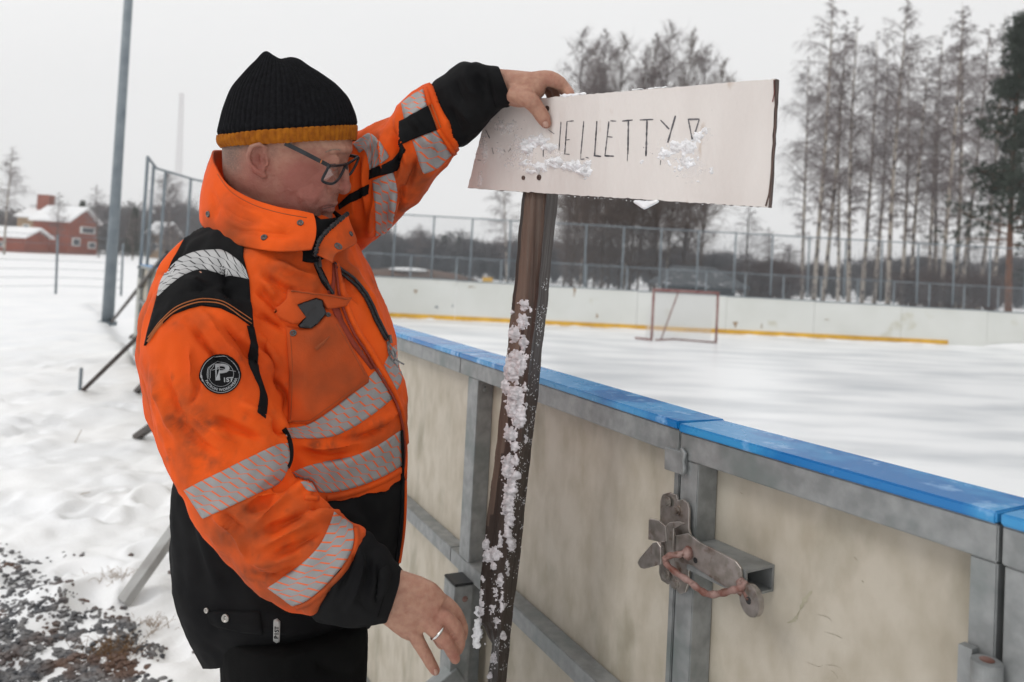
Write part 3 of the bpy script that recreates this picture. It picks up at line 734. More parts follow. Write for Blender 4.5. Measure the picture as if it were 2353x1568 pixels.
# ================================================================== hockey goal
gl = G(1497., 783., .004); gr = G(1645., 789., .004)
gl0 = gl.copy(); gdir = gr-gl; gw = np.linalg.norm(gdir); gdir /= gw
gH = hitv(1503., 667., gl, np.array([0, -1., 0]))[2]
bk = np.array([-.35, 1., 0.]); bk -= gdir*np.dot(bk, gdir)*.2; bk /= np.linalg.norm(bk)
t = thing('hockey_goal', 'faded red framed hockey goal with white net on the ice', 'goal', gl)
up = np.array([0, 0, gH]); r_ = .028
lat = G(1460., 779., .004)
MB().tube([gl+[0, 0, 0], gl+up], r_, 10).build('goal_post', M['redpipe'], t, smooth=True)
MB().tube([gr+[0, 0, 0], gr+up], r_, 10).build('goal_post', M['redpipe'], t, smooth=True)
MB().tube([gl+up-gdir*.02, gr+up+gdir*.02], r_*1.25, 10).build('crossbar', M['redpipe'], t, smooth=True)
bl = lat+[0, 0, .02]; brk = bl+gdir*gw
MB().tube([gl+[0, 0, .02], bl], r_*.9, 8).build('base_bar', M['redpipe'], t, smooth=True)
MB().tube([gr+[0, 0, .02], gr*.4+brk*.6+[0, 0, .0]], r_*.7, 8).build('base_bar', M['redpipe'], t, smooth=True)
mm = (gl+gr)/2
MB().tube([gl+gdir*.35+[0, 0, .02]+bk*.25, gl+up+gdir*gw*.38+[0, 0, -.02]], r_*.55, 8).build('brace', M['redpipe'], t, smooth=True)
MB().tube([gl+[0, 0, .02]+gdir*.1, gl+gdir*gw*.5+bk*.45+[0, 0, .02], gr+[0, 0, .02]], r_*.6, 8).build('base_bar', M['redpipe'], t, smooth=True)
mb = MB()
for k in range(33):       # net wires
    f = k/32; a = gl+gdir*gw*f; bkm = a+bk*(.15+.45*math.sin(math.pi*(.1+.8*f)))
    mb.tube([a+up, (a+up*.97+bkm*1)*.5+np.array([0, 0, gH*.36])*0+bk*.12, bkm+[0, 0, .03]], .006, 3, cap=False)
for k in range(23):
    f = (k+.5)/23; row = []
    for j in range(9):
        u_ = j/8; a = gl+gdir*gw*u_; bkm = a+bk*(.15+.45*math.sin(math.pi*(.1+.8*u_)))
        top_ = a+up; p = top_*(1-f)+(bkm+[0, 0, .03])*f; row.append(p)
    mb.tube(row, .006, 3, cap=False)
mb.build('net', M['netm'], t)

# ================================================================== houses and shed
def house(name, label, x0, x1, ybase, ytop, dist, depthm, roofh, mw, mr, windows=(), chim=None, gable=True, rot=0., side=()):
    a = U(float(x0), float(ybase), float(dist)); b = U(float(x1), float(ybase), float(dist)); zb = 0; 
    zt_ = U((x0+x1)/2., float(ytop), float(dist))[2]; a[2] = b[2] = 0
    e = b-a; L = np.linalg.norm(e); e /= L; n = np.array([-e[1], e[0], 0])
    t = thing(name, label, 'house', (a+b)/2)
    wall = MB().box((a+b)/2+n*depthm/2+[0, 0, zt_/2], e*L/2, n*depthm/2, [0, 0, zt_/2]).build('wall', mw, t)
    c = (a+b)/2+n*depthm/2; z = zt_
    ov = .5
    V_ = [c-e*(L/2+ov)-n*(depthm/2+ov)+[0, 0, z], c+e*(L/2+ov)-n*(depthm/2+ov)+[0, 0, z], c+e*(L/2+ov)+[0, 0, z+roofh], c-e*(L/2+ov)+[0, 0, z+roofh], c-e*(L/2+ov)+n*(depthm/2+ov)+[0, 0, z], c+e*(L/2+ov)+n*(depthm/2+ov)+[0, 0, z]]
    V_ += [v+np.array([0, 0, .35]) for v in V_]
    F_ = [(6, 7, 8, 9), (9, 8, 11, 10), (0, 3, 2, 1), (3, 4, 5, 2), (0, 1, 7, 6), (4, 10, 11, 5), (0, 6, 9, 3), (3, 9, 10, 4), (1, 2, 8, 7), (2, 5, 11, 8)]
    roof = MB().add(V_, F_).build('roof', mr, t)
    for kk, gb in enumerate(([c-e*L/2-n*depthm/2+[0, 0, z], c-e*L/2+n*depthm/2+[0, 0, z], c-e*L/2+[0, 0, z+roofh*.98]], [c+e*L/2-n*depthm/2+[0, 0, z], c+e*L/2+n*depthm/2+[0, 0, z], c+e*L/2+[0, 0, z+roofh*.98]])):
        MB().add(gb, [(0, 1, 2) if kk == 0 else (0, 2, 1)]).build('gable', mw, t)
    for (u_, zf, ww, wh) in side:
        q = b+n*depthm*u_+e*.06+[0, 0, zt_*zf]
        fr = MB().box(q, n*ww/2, e*.05, [0, 0, wh/2]).build('window', M['white'], t)
        MB().box(q+e*.06, n*ww*.36, e*.02, [0, 0, wh*.34]).build('pane', M['glass'], fr)
    for (u_, zf, ww, wh, mwin) in windows:
        q = a+e*L*u_-n*.06+[0, 0, zt_*zf]
        fr = MB().box(q, e*ww/2, n*.05, [0, 0, wh/2]).build('window', M['white'], t)
        MB().box(q-n*.06, e*ww*.36, n*.02, [0, 0, wh*.34]).build('pane', M['glass'], fr)
    if chim:
        q = c+e*L*chim[0]+[0, 0, z+roofh*.6+chim[1]/2]
        MB().box(q, e*chim[2]/2, n*chim[2]/2, [0, 0, chim[1]/2+.6]).build('chimney', M['brick'], roof)
    return t
house('brick_house', 'red brick house with snowy roof and white windows across the field', 72, 154, 573, 509, 120, 8.6, 2.3, M['brick'], M['snow'], [(.25, .55, 1.0, 1.1, 0)], side=[(.62, .80, 4.4, 1.1), (.26, .40, 2.2, 1.25), (.80, .32, 2.2, 1.1)])
house('brick_house', 'larger house with dark brick chimney and snowy roof behind the red one', 35, 78, 570, 500, 150, 8, 1.8, M['gold'], M['snow'], [(.5, .7, 1.2, 1.2, 0)], chim=(.30, 3.0, 2.2))
house('low_house', 'low red house with snow covered roof at the left edge', -60, 55, 572, 545, 112, 6, 1.3, M['brick'], M['snow'], [(.5, .5, 1.4, .7, 0)])
house('timber_house', 'pale ochre house half hidden by bare trees behind the fence posts', 338, 368, 585, 540, 130, 7, 2.0, M['gold'], M['snow'], [(.5, .5, 1.2, 1.2, 0)])
# dark shed behind the goal
a = U(1548., 668., 34.); b = U(1690., 668., 34.); a[2] = b[2] = 0; e = (b-a)/np.linalg.norm(b-a); L = np.linalg.norm(b-a); n = np.array([-e[1], e[0], 0.])
t = thing('shed', 'dark shed with a low snow dusted roof behind the hockey goal', 'shed', (a+b)/2)
zt_ = 1.15
MB().box((a+b)/2+n*1.5+[0, 0, zt_/2], e*L/2, n*1.5, [0, 0, zt_/2]).build('wall', M['darkroof'], t)
c = (a+b)/2+n*1.5; ov = .45
V_ = [c-e*(L/2+ov)-n*2.1+[0, 0, zt_-.05], c+e*(L/2+ov)-n*2.1+[0, 0, zt_-.05], c+e*(L/2-.6)+[0, 0, zt_+.75], c-e*(L/2-.2)+[0, 0, zt_+.75], c-e*(L/2+ov)+n*2.1+[0, 0, zt_-.05], c+e*(L/2+ov)+n*2.1+[0, 0, zt_-.05]]
M['shedroof'] = pm('snow_dusted_roof', (.06, .065, .07), (.55, .55, .57), 2.5, .8, lo=.58, hi=.75, stretch=(1, 1, 3))
MB().add(V_+[v+np.array([0, 0, .1]) for v in V_], [(6, 7, 8, 9), (9, 8, 11, 10), (6, 9, 10), (7, 11, 8), (0, 3, 2, 1), (3, 4, 5, 2), (0, 1, 7, 6), (0, 6, 10, 4), (1, 5, 11, 7)]).build('roof', M['shedroof'], t)
MB().box((a+b)/2-n*.02+e*L*.02+[0, 0, zt_*.4], e*.35, n*.02, [0, 0, zt_*.4]).build('door', M['green'], t)
# earth mound with snow cap in the field and a small yellow box
mb = MB(); cM = U(955., 640., 60.); cM[2] = -1.0; mb.ball(cM, (6.5, 3, 2.05), 24); V_ = mb.V[-1]; V_ += (rng.random(V_.shape)-.5)*.18
M['earth'] = pm('brown_earth', (.14, .085, .06), (.10, .07, .055), .8, .9); tag(mb.build('earth_mound', M['earth'], smooth=True), 'low brown earth mound in the field beyond the fence', 'mound')
mb = MB(); mb.ball(cM+[-.4, -1.2, 1.95], (1.5, .6, .16), 14); tag(mb.build('snow_patch', M['snow'], smooth=True), 'small patch of snow on top of the brown mound', 'snow', kind='stuff')
c = U(1121., 634., 48.); t = thing('yellow_box', 'small yellow and grey box standing beyond the fence', 'box', (c[0], c[1], 0))
MB().box((c[0], c[1], c[2]/2-.2), (.22, 0, 0), (0, .2, 0), (0, 0, c[2]/2-.2)).build('stand', M['galv_far'], t); MB().box((c[0], c[1], c[2]-.25), (.3, 0, 0), (0, .22, 0), (0, 0, .15)).build('lid', M['yellow'], t)
# ================================================================== trees
def prisms(A, B, ra, rb):
    A = np.asarray(A); B = np.asarray(B); T = B-A; T /= np.linalg.norm(T, axis=1)[:, None]+1e-9
    ref = np.tile([0, 0, 1.], (len(A), 1)); ref[abs(T[:, 2]) > .9] = [1, 0, 0]
    u = np.cross(T, ref); u /= np.linalg.norm(u, axis=1)[:, None]; v = np.cross(T, u)
    V = []
    for P, r in ((A, ra), (B, rb)):
        for k in range(3):
            a = k*2.0944; V.append(P+np.asarray(r)[:, None]*(math.cos(a)*u+math.sin(a)*v))
    V = np.stack(V, 1).reshape(-1, 3); n = np.arange(len(A))*6
    F = np.concatenate([np.stack([n+k, n+(k+1) % 3, n+3+(k+1) % 3, n+3+k], 1) for k in range(3)])
    return V, F
def fastmesh(name, V, F):
    me = bpy.data.meshes.new(name); me.vertices.add(len(V)); me.vertices.foreach_set('co', V.reshape(-1).astype(np.float32))
    k = F.shape[1]; me.loops.add(F.size); me.loops.foreach_set('vertex_index', F.reshape(-1).astype(np.int32))
    me.polygons.add(len(F)); me.polygons.foreach_set('loop_start', (np.arange(len(F))*k).astype(np.int32))
    me.update(calc_edges=True); me.validate(); return me
def unit(v): return v/(np.linalg.norm(v, axis=-1, keepdims=True)+1e-9)
def make_tree(seed, H, kind='birch'):
    r = np.random.default_rng(seed)
    P = dict(birch=dict(nb=66, z0=.24, len=.115, up=(.5, 1.5), droop=.75, sub=12, tw=8, tr=.0065, rt=.0066*H),
             dense=dict(nb=84, z0=.06, len=.21, up=(1.0, 2.6), droop=.05, sub=12, tw=8, tr=.009, rt=.0058*H),
             bush=dict(nb=46, z0=.02, len=.30, up=(.6, 1.8), droop=.05, sub=9, tw=5, tr=.011, rt=.012*H))[kind]
    n = 16; z = np.linspace(0, 1, n); ph = r.uniform(0, 6, 2)
    tx = (np.sin(z*3.1+ph[0])-math.sin(ph[0]))*.010*H; ty = (np.sin(z*2.7+ph[1])-math.sin(ph[1]))*.010*H
    TP = np.stack([tx, ty, z*H], 1); TR = P['rt']*(1-z)**.8+.008
    trunk = MB().tube(TP, TR, 8).mesh('trunk', True)
    A = []; B = []; RA = []; RB = []
    nb = P['nb']; t = P['z0']+(1-P['z0'])*(np.arange(nb)+r.random(nb))/nb*.985
    base = np.stack([np.interp(t, z, TP[:, k]) for k in range(3)], 1); az = r.uniform(0, 2*math.pi, nb)
    prof = np.clip(np.sin((t-P['z0'])/(1-P['z0'])*math.pi*.86+.42), .12, 1)*np.where(t < P['z0']+.12, .6, 1)
    L = P['len']*H*prof*r.uniform(.6, 1.15, nb)
    up = r.uniform(*P['up'], nb); dv = unit(np.stack([np.cos(az), np.sin(az), up], 1))
    ns = 5; pts = [base]; d = dv.copy()
    for k in range(ns):
        d = unit(d+np.array([0, 0, -.10*P['droop']-.04])+r.normal(0, .10, (nb, 3))); pts.append(pts[-1]+d*(L/ns)[:, None])
    rb0 = .0045*H*(1-t)**.5*.5+.012
    for k in range(ns):
        A.append(pts[k]); B.append(pts[k+1]); RA.append(rb0*(1-k/ns*.75)); RB.append(rb0*(1-(k+1)/ns*.75))
    S = np.stack(pts, 0)                      # (ns+1, nb, 3)
    # side shoots
    m = P['sub']; u_ = r.uniform(.15, 1, (nb, m))*ns; i = np.minimum(u_.astype(int), ns-1); f = (u_-i)[..., None]
    bi = np.arange(nb)[:, None]; q = S[i, bi]*(1-f)+S[i+1, bi]*f; dd = S[i+1, bi]-S[i, bi]; dd = unit(dd)
    sd = unit(dd+r.normal(0, .75, dd.shape)).reshape(-1, 3); q = q.reshape(-1, 3)
    sl = (L[:, None]*r.uniform(.22, .62, (nb, m))).reshape(-1)
    sp = [q]; d = sd
    for k in range(3):
        d = unit(d+np.array([0, 0, -P['droop']*.35])+r.normal(0, .12, d.shape)); sp.append(sp[-1]+d*(sl/3)[:, None])
        A.append(sp[-2]); B.append(sp[-1]); o_ = np.ones(len(q)); RA.append(o_*P['tr']*(1.3-.25*k)); RB.append(o_*P['tr']*(1.05-.25*k))
    S2 = np.stack(sp, 0); mm = P['tw']; nq = len(q); u_ = r.uniform(.1, 1, (nq, mm))*3; i = np.minimum(u_.astype(int), 2); f = (u_-i)[..., None]
    bi = np.arange(nq)[:, None]; q2 = (S2[i, bi]*(1-f)+S2[i+1, bi]*f).reshape(-1, 3); dd = unit(S2[i+1, bi]-S2[i, bi]).reshape(-1, 3)
    d = unit(dd+r.normal(0, .8, dd.shape)); tl = np.repeat(sl, mm)*r.uniform(.3, .75, len(q2)); cur = q2
    for k in range(2):
        d = unit(d+np.array([0, 0, -P['droop']])+r.normal(0, .12, d.shape)); nx = cur+d*(tl/2)[:, None]
        A.append(cur); B.append(nx); o_ = np.ones(len(cur)); RA.append(o_*P['tr']*(.75-.2*k)); RB.append(o_*P['tr']*(.55-.2*k)); cur = nx
    V, F = prisms(np.concatenate(A), np.concatenate(B), np.concatenate(RA), np.concatenate(RB))
    return trunk, fastmesh('crown', V, F)
PROTO = {}
def proto(kind, v, H=20.):
    k = (kind, v)
    if k not in PROTO: PROTO[k] = make_tree(100+v*7+len(kind), H, kind)
    return PROTO[k]
def plant(name, label, group, kind, v, bx_, by_, tx_, ty_, dist, mt, mc, cat='tree', wide=1.0):
    b = U(float(bx_), float(by_), float(dist)); tp = U(float(tx_), float(ty_), float(dist)); b[2] = 0.
    d = tp-b; L = np.linalg.norm(d)
    t = thing(name, label, cat, b, group)
    qd = Vector(d).to_track_quat('Z', 'Y'); t.rotation_mode = 'QUATERNION'
    t.rotation_quaternion = qd @ Matrix.Rotation(random.random()*6.28, 4, 'Z').to_quaternion()
    s = L/20.; t.scale = (s*wide, s*wide, s)
    tr, cr = proto(kind, v)
    for nm, me, m in (('trunk', tr, mt), ('crown', cr, mc)):
        o = bpy.data.objects.new(nm, me); C.objects.link(o); o.parent = t
        if not me.materials: me.materials.append(m)
        o.material_slots[0].link = 'OBJECT'; o.material_slots[0].material = m
    return t
RB_ = [(1869, 690, 1902, 2, 56, 0, 'tall birch right of the sign board, the left one of the slim pair'),
       (1890, 690, 1942, 60, 60, 1, 'thinner birch of the slim pair right of the sign board'),
       (1950, 692, 1980, 62, 58, 2, 'birch just right of the slim pair, with a dark trunk'),
       (1980, 694, 2003, 90, 64, 3, 'slim birch third to the right of the sign board pair'),
       (2008, 694, 2030, 110, 66, 4, 'slender birch left of the tallest one with the narrow pointed top'),
       (2040, 697, 2080, 0, 55, 5, 'tallest birch with a narrow pointed top reaching the upper edge'),
       (2093, 700, 2118, 140, 60, 1, 'shorter thin birch right of the tallest pointed one'),
       (2162, 703, 2196, 40, 55, 2, 'whitish birch, left of two neighbours near the pine'),
       (2192, 704, 2222, 28, 58, 0, 'birch nearest left of the frosty one by the pine'),
       (2245, 706, 2302, 50, 60, 3, 'frosty birch directly left of the dark pine'),
       (2130, 702, 2150, 180, 70, 4, 'faint thin birch in the gap of the right hand row')]
RB_ += [(1842, 690, 1850, 150, 72, 3, 'faint slim birch standing left of the slim pair'), (1925, 692, 1938, 200, 74, 0, 'faint birch in the gap right of the slim pair'), (2070, 698, 2092, 120, 70, 2, 'thin birch close behind the tallest pointed one'), (2205, 704, 2262, 70, 66, 1, 'leaning thin birch behind the ones near the pine'), (2150, 703, 2172, 90, 72, 4, 'faint birch left of the whitish one near the pine'), (2275, 706, 2322, 110, 64, 0, 'dark thin birch just left of the pine trunk')]
for x, y, x2, y2, d, v, lab in RB_: plant('birch_tree', lab, 'bare birches beyond the rink', 'birch', v, x, y, x2+(x2-x)*.03, y2-22, d, M['birch'], M['twig_frost'] if v in (3, 4) else M['twig'], wide=1.12)
CL = [(1292, 690, 1338, 62, 'bare tree at the left end of the dense clump above the sign'),
      (1330, 690, 1372, 84, 'second bare tree from the left in the dense clump'),
      (1362, 690, 1402, 64, 'bushy topped bare tree in the left half of the clump'),
      (1395, 690, 1440, 70, 'bare tree in the clump with its top above the middle of the sign'),
      (1430, 690, 1478, 105, 'lower bare tree in the middle dip of the clump'),
      (1462, 690, 1520, 74, 'bare tree right of the dip in the clump'),
      (1492, 690, 1552, 44, 'highest bare tree of the clump above the sign'),
      (1525, 690, 1585, 62, 'bare tree just right of the highest one in the clump'),
      (1560, 690, 1622, 98, 'bare tree near the right side of the clump'),
      (1592, 690, 1664, 135, 'outermost bare tree at the right end of the clump')]
for k, (x, y, x2, y2, lab) in enumerate(CL): plant('bare_tree', lab, 'dense clump of bare trees behind the sign', 'dense', k % 3, x, y, x2, y2, 44+(k*5) % 9, M['birch'] if k % 3 == 1 else M['darkbark'], M['twig_brown'] if k % 2 else M['twig'], wide=.72)
for k, (x, x2, y2, lab) in enumerate([(1310, 1322, 330, 'low leafless tree in the dark thicket under the left half of the sign'), (1380, 1385, 300, 'low leafless tree in the thicket above the left of the goal'), (1445, 1450, 310, 'low leafless tree in the thicket under the middle of the sign'), (1500, 1508, 290, 'low leafless tree in the thicket above the goal'), (1345, 1350, 310, 'thicket tree with many upright shoots behind the sign board'), (1420, 1418, 340, 'thicket tree between two fence posts under the sign board'), (1570, 1590, 350, 'spreading leafless tree above the dark shed')]):
    plant('bare_tree', lab, 'thicket trees below the sign', 'dense', k % 3, x, 690, x2, y2, 40+k*1.5, M['darkbark'], M['twig_brown'], wide=1.7)
for x, y, x2, y2, d, k, lab, wd_ in [(1168, 655, 1148, 392, 40, 1, 'pale forked birch left of the sign post', 1.4), (10, 574, 22, 335, 90, 2, 'bare birch at the far left edge beside the low house', 1.6), (132, 572, 133, 440, 100, 0, 'small bare tree in front of the red house', 1.7), (228, 572, 226, 422, 105, 3, 'bare tree right of the red house, left of the pole', 1.7), (392, 600, 394, 392, 80, 4, 'bare birch behind the posts of the corner fence', 1.6), (306, 575, 304, 480, 95, 1, 'small bare tree between the pole and the corner fence', 1.9), (958, 640, 960, 512, 85, 0, 'bare round tree far beyond the fence left of the sign post', 2.4), (1720, 695, 1722, 470, 50, 3, 'frosty small tree right of the shed', 2.2), (1765, 697, 1768, 520, 55, 1, 'thin small tree under the right end of the sign', 2.2), (2010, 700, 2012, 560, 60, 2, 'small bare tree among the birch trunks', 2.2), (2230, 705, 2235, 500, 56, 3, 'frosty small tree left of the pine trunk', 2.4), (2140, 703, 2143, 540, 56, 0, 'low bare tree behind the right hand birches', 2.4), (1815, 695, 1818, 560, 70, 4, 'low reddish tree left of the slim birch pair', 2.4)]:
    plant('bare_tree', lab, None, 'birch' if k != 4 else 'dense', k % 3, x, y, x2, y2, d, M['birch'] if wd_ < 1.65 else M['darkbark'], M['twig'] if k != 3 else M['twig_frost'], wide=wd_)
# pine: trunk, whorled limbs and needle tufts
def pine(label, b, H, seed, z0=.35, cw=.17):
    r = np.random.default_rng(seed); t = thing('pine_tree', label, 'tree', b)
    zz = np.linspace(0, 1, 12); TP = np.stack([.02*H*zz**2, .01*H*np.sin(zz*3), zz*H], 1)
    MB().tube(TP, .011*H*(1-zz)**.8+.01, 9).build('trunk', M['pinebark'], t, smooth=True, world=False)
    A = []; B = []; ra = []; rb = []; T = []
    for k in range(95):
        f = z0+(1-z0)*r.random()**.85; az = r.random()*6.28; L = H*cw*(1.05-f)*1.35*r.uniform(.5, 1.1)
        p = np.array([np.interp(f, zz, TP[:, i]) for i in range(3)]); d = np.array([math.cos(az), math.sin(az), r.uniform(-.1, .5)]); d /= np.linalg.norm(d)
        for s in range(5):
            q = p+d*L/5; A.append(p); B.append(q); ra.append(.05*(1-s/6)); rb.append(.05*(1-(s+1)/6)); p = q; d = unit(d+r.normal(0, .16, 3)+[0, 0, .04])
            if s > 0:
                for _ in range(6): T.append(p+r.normal(0, .24, 3))
    V, F = prisms(np.array(A), np.array(B), np.array(ra), np.array(rb)); V1, F1 = V, F
    T = np.array(T); n = 13; c = np.repeat(T, n, 0); d = unit(r.normal(0, 1, c.shape)+[0, 0, .3]); e = c+d*r.uniform(.12, .30, (len(c), 1))
    V, F = prisms(c, e, np.full(len(c), .017), np.full(len(c), .008)); me = fastmesh('crown', np.concatenate([V1, V]), np.concatenate([F1, F+len(V1)])); o = obj('crown', me, [M['pinebark'], M['needle']], t, world=False)
    me.polygons.foreach_set('material_index', np.r_[np.zeros(len(F1), int), np.ones(len(me.polygons)-len(F1), int)]); return t
b = U(2317., 716., 38.); b[2] = 0; pine('dark green pine with a reddish trunk at the right edge', b, 14.6, 5, .25, .20)
b = U(2440., 716., 40.); b[2] = 0; pine('pine beyond the right edge whose branches reach into view', b, 13.5, 9, .15, .20)
def spruce(label, b, H, seed, w=.2):
    r = np.random.default_rng(seed); t = thing('spruce_tree', label, 'tree', b, 'distant spruces')
    MB().tube([(0, 0, 0), (0, 0, H*.97)], [.012*H, .01], 6).build('trunk', M['darkbark'], t, world=False)
    n = 2600; f = r.random(n)**.8*.93+.05; az = r.random(n)*6.28; rad = (1-f)*H*w*r.uniform(.2, 1, n)*(.8+.2*np.sin(f*70))
    c = np.stack([np.cos(az)*rad, np.sin(az)*rad, f*H-rad*.25], 1); e = c+np.stack([np.cos(az), np.sin(az), -.45+0*az], 1)*(.035*H)+r.normal(0, .012*H, (n, 3))
    V, F = prisms(c, e, np.full(n, .009*H), np.full(n, .002*H)); obj('crown', fastmesh('crown', V, F), M['needle'], t, world=False)
for x, y2, d, w, lab in [(1016, 538, 120, .24, 'broad distant spruce left of the sign post'), (1050, 541, 120, .16, 'pointed distant spruce just left of the sign post'), (305, 474, 130, .24, 'distant spruce between the light pole and the corner fence'), (182, 458, 150, .22, 'distant spruce tip above the red house roof'), (340, 500, 140, .3, 'distant spruce behind the corner fence posts')]:
    b = U(float(x), 640. if x > 900 else 575., float(d)); tp = U(float(x), float(y2), float(d)); b[2] = -1 if x > 900 else 0; spruce(lab, b, tp[2]-b[2], x, w)
# the far woods: one mass
def wood(name, label, segs, seed, mat):
    r = np.random.default_rng(seed); A = []; B = []; ra = []; rb = []
    for (x0, x1, yt0, yt1, d0, d1, n) in segs:
        for _ in range(n):
            f = r.random(); x = x0+(x1-x0)*f; d = r.uniform(d0, d1); top = U(x, yt0+(yt1-yt0)*f+r.normal(0, 7)-4, d); h = max(2.5, top[2])*r.uniform(.75, 1.04); b = top.copy(); b[2] = 0
            A.append([b]); B.append([b+[r.normal(0, .2), 0, h*.95]]); ra.append([.10]); rb.append([.02])
            m = 110; t_ = r.uniform(.05, .95, m); rad = h*.36*np.sin(np.clip(t_*2.6+.35, 0, 3.1))+.15; az = r.uniform(0, 6.28, m)
            p = b+np.stack([np.cos(az)*rad*.15, np.sin(az)*rad*.15, t_*h], 1); q = p+np.stack([np.cos(az)*rad, np.sin(az)*rad, rad*r.uniform(.5, 1.8, m)], 1)*.8; q[:, 2] = np.minimum(q[:, 2], h)
            A.append(p); B.append(q); ra.append(np.full(m, .05*d/110)); rb.append(np.full(m, .02*d/110))
            k = r.integers(0, m, 260); u_ = r.uniform(.3, 1, (260, 1)); c = p[k]*(1-u_)+q[k]*u_; e = c+r.normal(0, 1, (260, 3))*[.5, .5, .45]+[0, 0, .25]
            A.append(c); B.append(e); ra.append(np.full(260, .026*d/110)); rb.append(np.full(260, .012*d/110))
    V, F = prisms(np.concatenate([np.atleast_2d(a) for a in A]), np.concatenate([np.atleast_2d(a) for a in B]), np.concatenate([np.atleast_1d(a) for a in ra]), np.concatenate([np.atleast_1d(a) for a in rb]))
    tag(obj(name, fastmesh(name, V, F), mat), label, 'woods', kind='stuff')
wood('far_woods', 'grey brown leafless woods along the horizon behind the rink', [(800, 1230, 548, 566, 95, 150, 95), (800, 1230, 570, 585, 85, 100, 40), (1180, 1720, 560, 590, 80, 120, 80), (1660, 2420, 622, 600, 85, 150, 150), (1680, 2420, 655, 645, 80, 95, 60)], 3, M['farwood'])
wood('far_woods', 'distant leafless woods on the horizon behind the red houses', [(-60, 480, 492, 478, 150, 220, 75), (150, 330, 480, 500, 160, 200, 40), (340, 900, 520, 540, 120, 170, 60)], 8, M['farwood'])
M['bushred'] = pm('reddish_brush', (.12, .085, .08), (.10, .075, .07), .5, .9)
wood('brushwood', 'low reddish brush behind the far boards at the right', [(1700, 1830, 620, 632, 46, 60, 14), (2080, 2280, 650, 645, 48, 60, 16)], 12, M['bushred'])

# ================================================================== the air
hz_o = MB().box((0, 105, 29), (290, 0, 0), (0, 176, 0), (0, 0, 31)).build('haze', None)
M['haze'] = bpy.data.materials.new('haze'); M['haze'].use_nodes = True; t = M['haze'].node_tree
for n_ in list(t.nodes):
    if n_.type == 'BSDF_PRINCIPLED': t.nodes.remove(n_)
pv_ = t.nodes.new('ShaderNodeVolumePrincipled'); pv_.inputs['Color'].default_value = (1, 1, 1, 1); pv_.inputs['Density'].default_value = .0011; pv_.inputs['Anisotropy'].default_value = 0.0
t.links.new(pv_.outputs[0], t.nodes['Material Output'].inputs['Volume']); hz_o.data.materials.append(M['haze'])
tag(hz_o, 'pale winter haze over the whole field', 'haze', kind='stuff')
# ================================================================== sign on its post
def frosty(name, base, a0, a1, sc_):
    m = pm(name, base, tuple(min(.95, v*1.1) for v in base), 40, .65, bump=.5, bscale=220); t = m.node_tree; n = t.nodes; b = n['Principled BSDF']
    tc = n.new('ShaderNodeTexCoord'); nz = n.new('ShaderNodeTexNoise'); nz.inputs['Scale'].default_value = sc_; nz.inputs['Detail'].default_value = 6; t.links.new(tc.outputs['Object'], nz.inputs['Vector'])
    r = n.new('ShaderNodeMapRange'); r.inputs[1].default_value = .35; r.inputs[2].default_value = .65; r.inputs[3].default_value = a0; r.inputs[4].default_value = a1; t.links.new(nz.outputs[0], r.inputs[0]); t.links.new(r.outputs[0], b.inputs['Alpha']); return m
M['frost_a'] = frosty('translucent_frost', (.86, .83, .83), .10, .62, 60); M['snow_a'] = frosty('soft_stuck_snow', (.84, .84, .86), .55, 1.0, 90); M['frost_b'] = frosty('melting_frost', (.80, .79, .80), .02, .34, 45)
M['snow_post'] = frosty('shaded_post_snow', (.66, .63, .65), .6, 1.0, 110)  # greyer than the other stuck snow: the post's shade mixed into the colour
SB = [(1075., 433.), (1765., 476.), (1783., 181.), (1122., 240.)]
pBL = U(1075., 433., 1.42); pBR = U(1765., 476., 1.0); 
pTR = U(1783., 181., 1.0); SN = np.cross(pBR-pBL, pTR-pBR); SN /= np.linalg.norm(SN)
if np.dot(SN, CP-pBL) < 0: SN = -SN
def onS(x, y, off=0.): return hitv(float(x), float(y), pBL+SN*off, SN)
def dS(x, y): return proj(onS(x, y))[2]
sign = thing('wooden_sign', 'whitewashed hand lettered plywood sign on a snowy dark wooden post', 'sign', (0.0, 1.33, 0.0))
outl = []
def edge_pts(a, b, n, amp):
    for i in range(n):
        f = i/n; outl.append((a[0]+(b[0]-a[0])*f+random.gauss(0, amp), a[1]+(b[1]-a[1])*f+random.gauss(0, amp)))
random.seed(5)
edge_pts((1075, 433), (1765, 477), 90, .55); edge_pts((1765, 477), (1769, 440), 2, .2); edge_pts((1769, 440), (1783, 181), 14, .8); edge_pts((1783, 181), (1122, 236), 90, .5); edge_pts((1122, 236), (1075, 433), 22, .8)
a = [onS(x, y) for x, y in outl]; TH = .009; bk_ = [p-SN*TH for p in a]; n = len(a)
me = mkmesh('board', np.array(a+bk_), [tuple(range(n))[::-1], tuple(range(n, 2*n))]+[(i, (i+1) % n, (i+1) % n+n, i+n) for i in range(n)], False)
bm = bmesh.new(); bm.from_mesh(me); bmesh.ops.recalc_face_normals(bm, faces=bm.faces); bm.to_mesh(me); bm.free()
brd = obj('board', me, [M['ply'], M['ply_edge']], sign)
for p in me.polygons:
    if len(p.vertices) == 4: p.material_index = 1
sb = bvh_of([me])
# dark ragged edge strip at the right end
strip = [(1779, 184), (1781, 183), (1783, 181), (1783, 230), (1779, 330), (1772, 430), (1766, 478), (1747, 474), (1756, 458), (1763, 420), (1766, 380), (1771, 300), (1775, 230)]
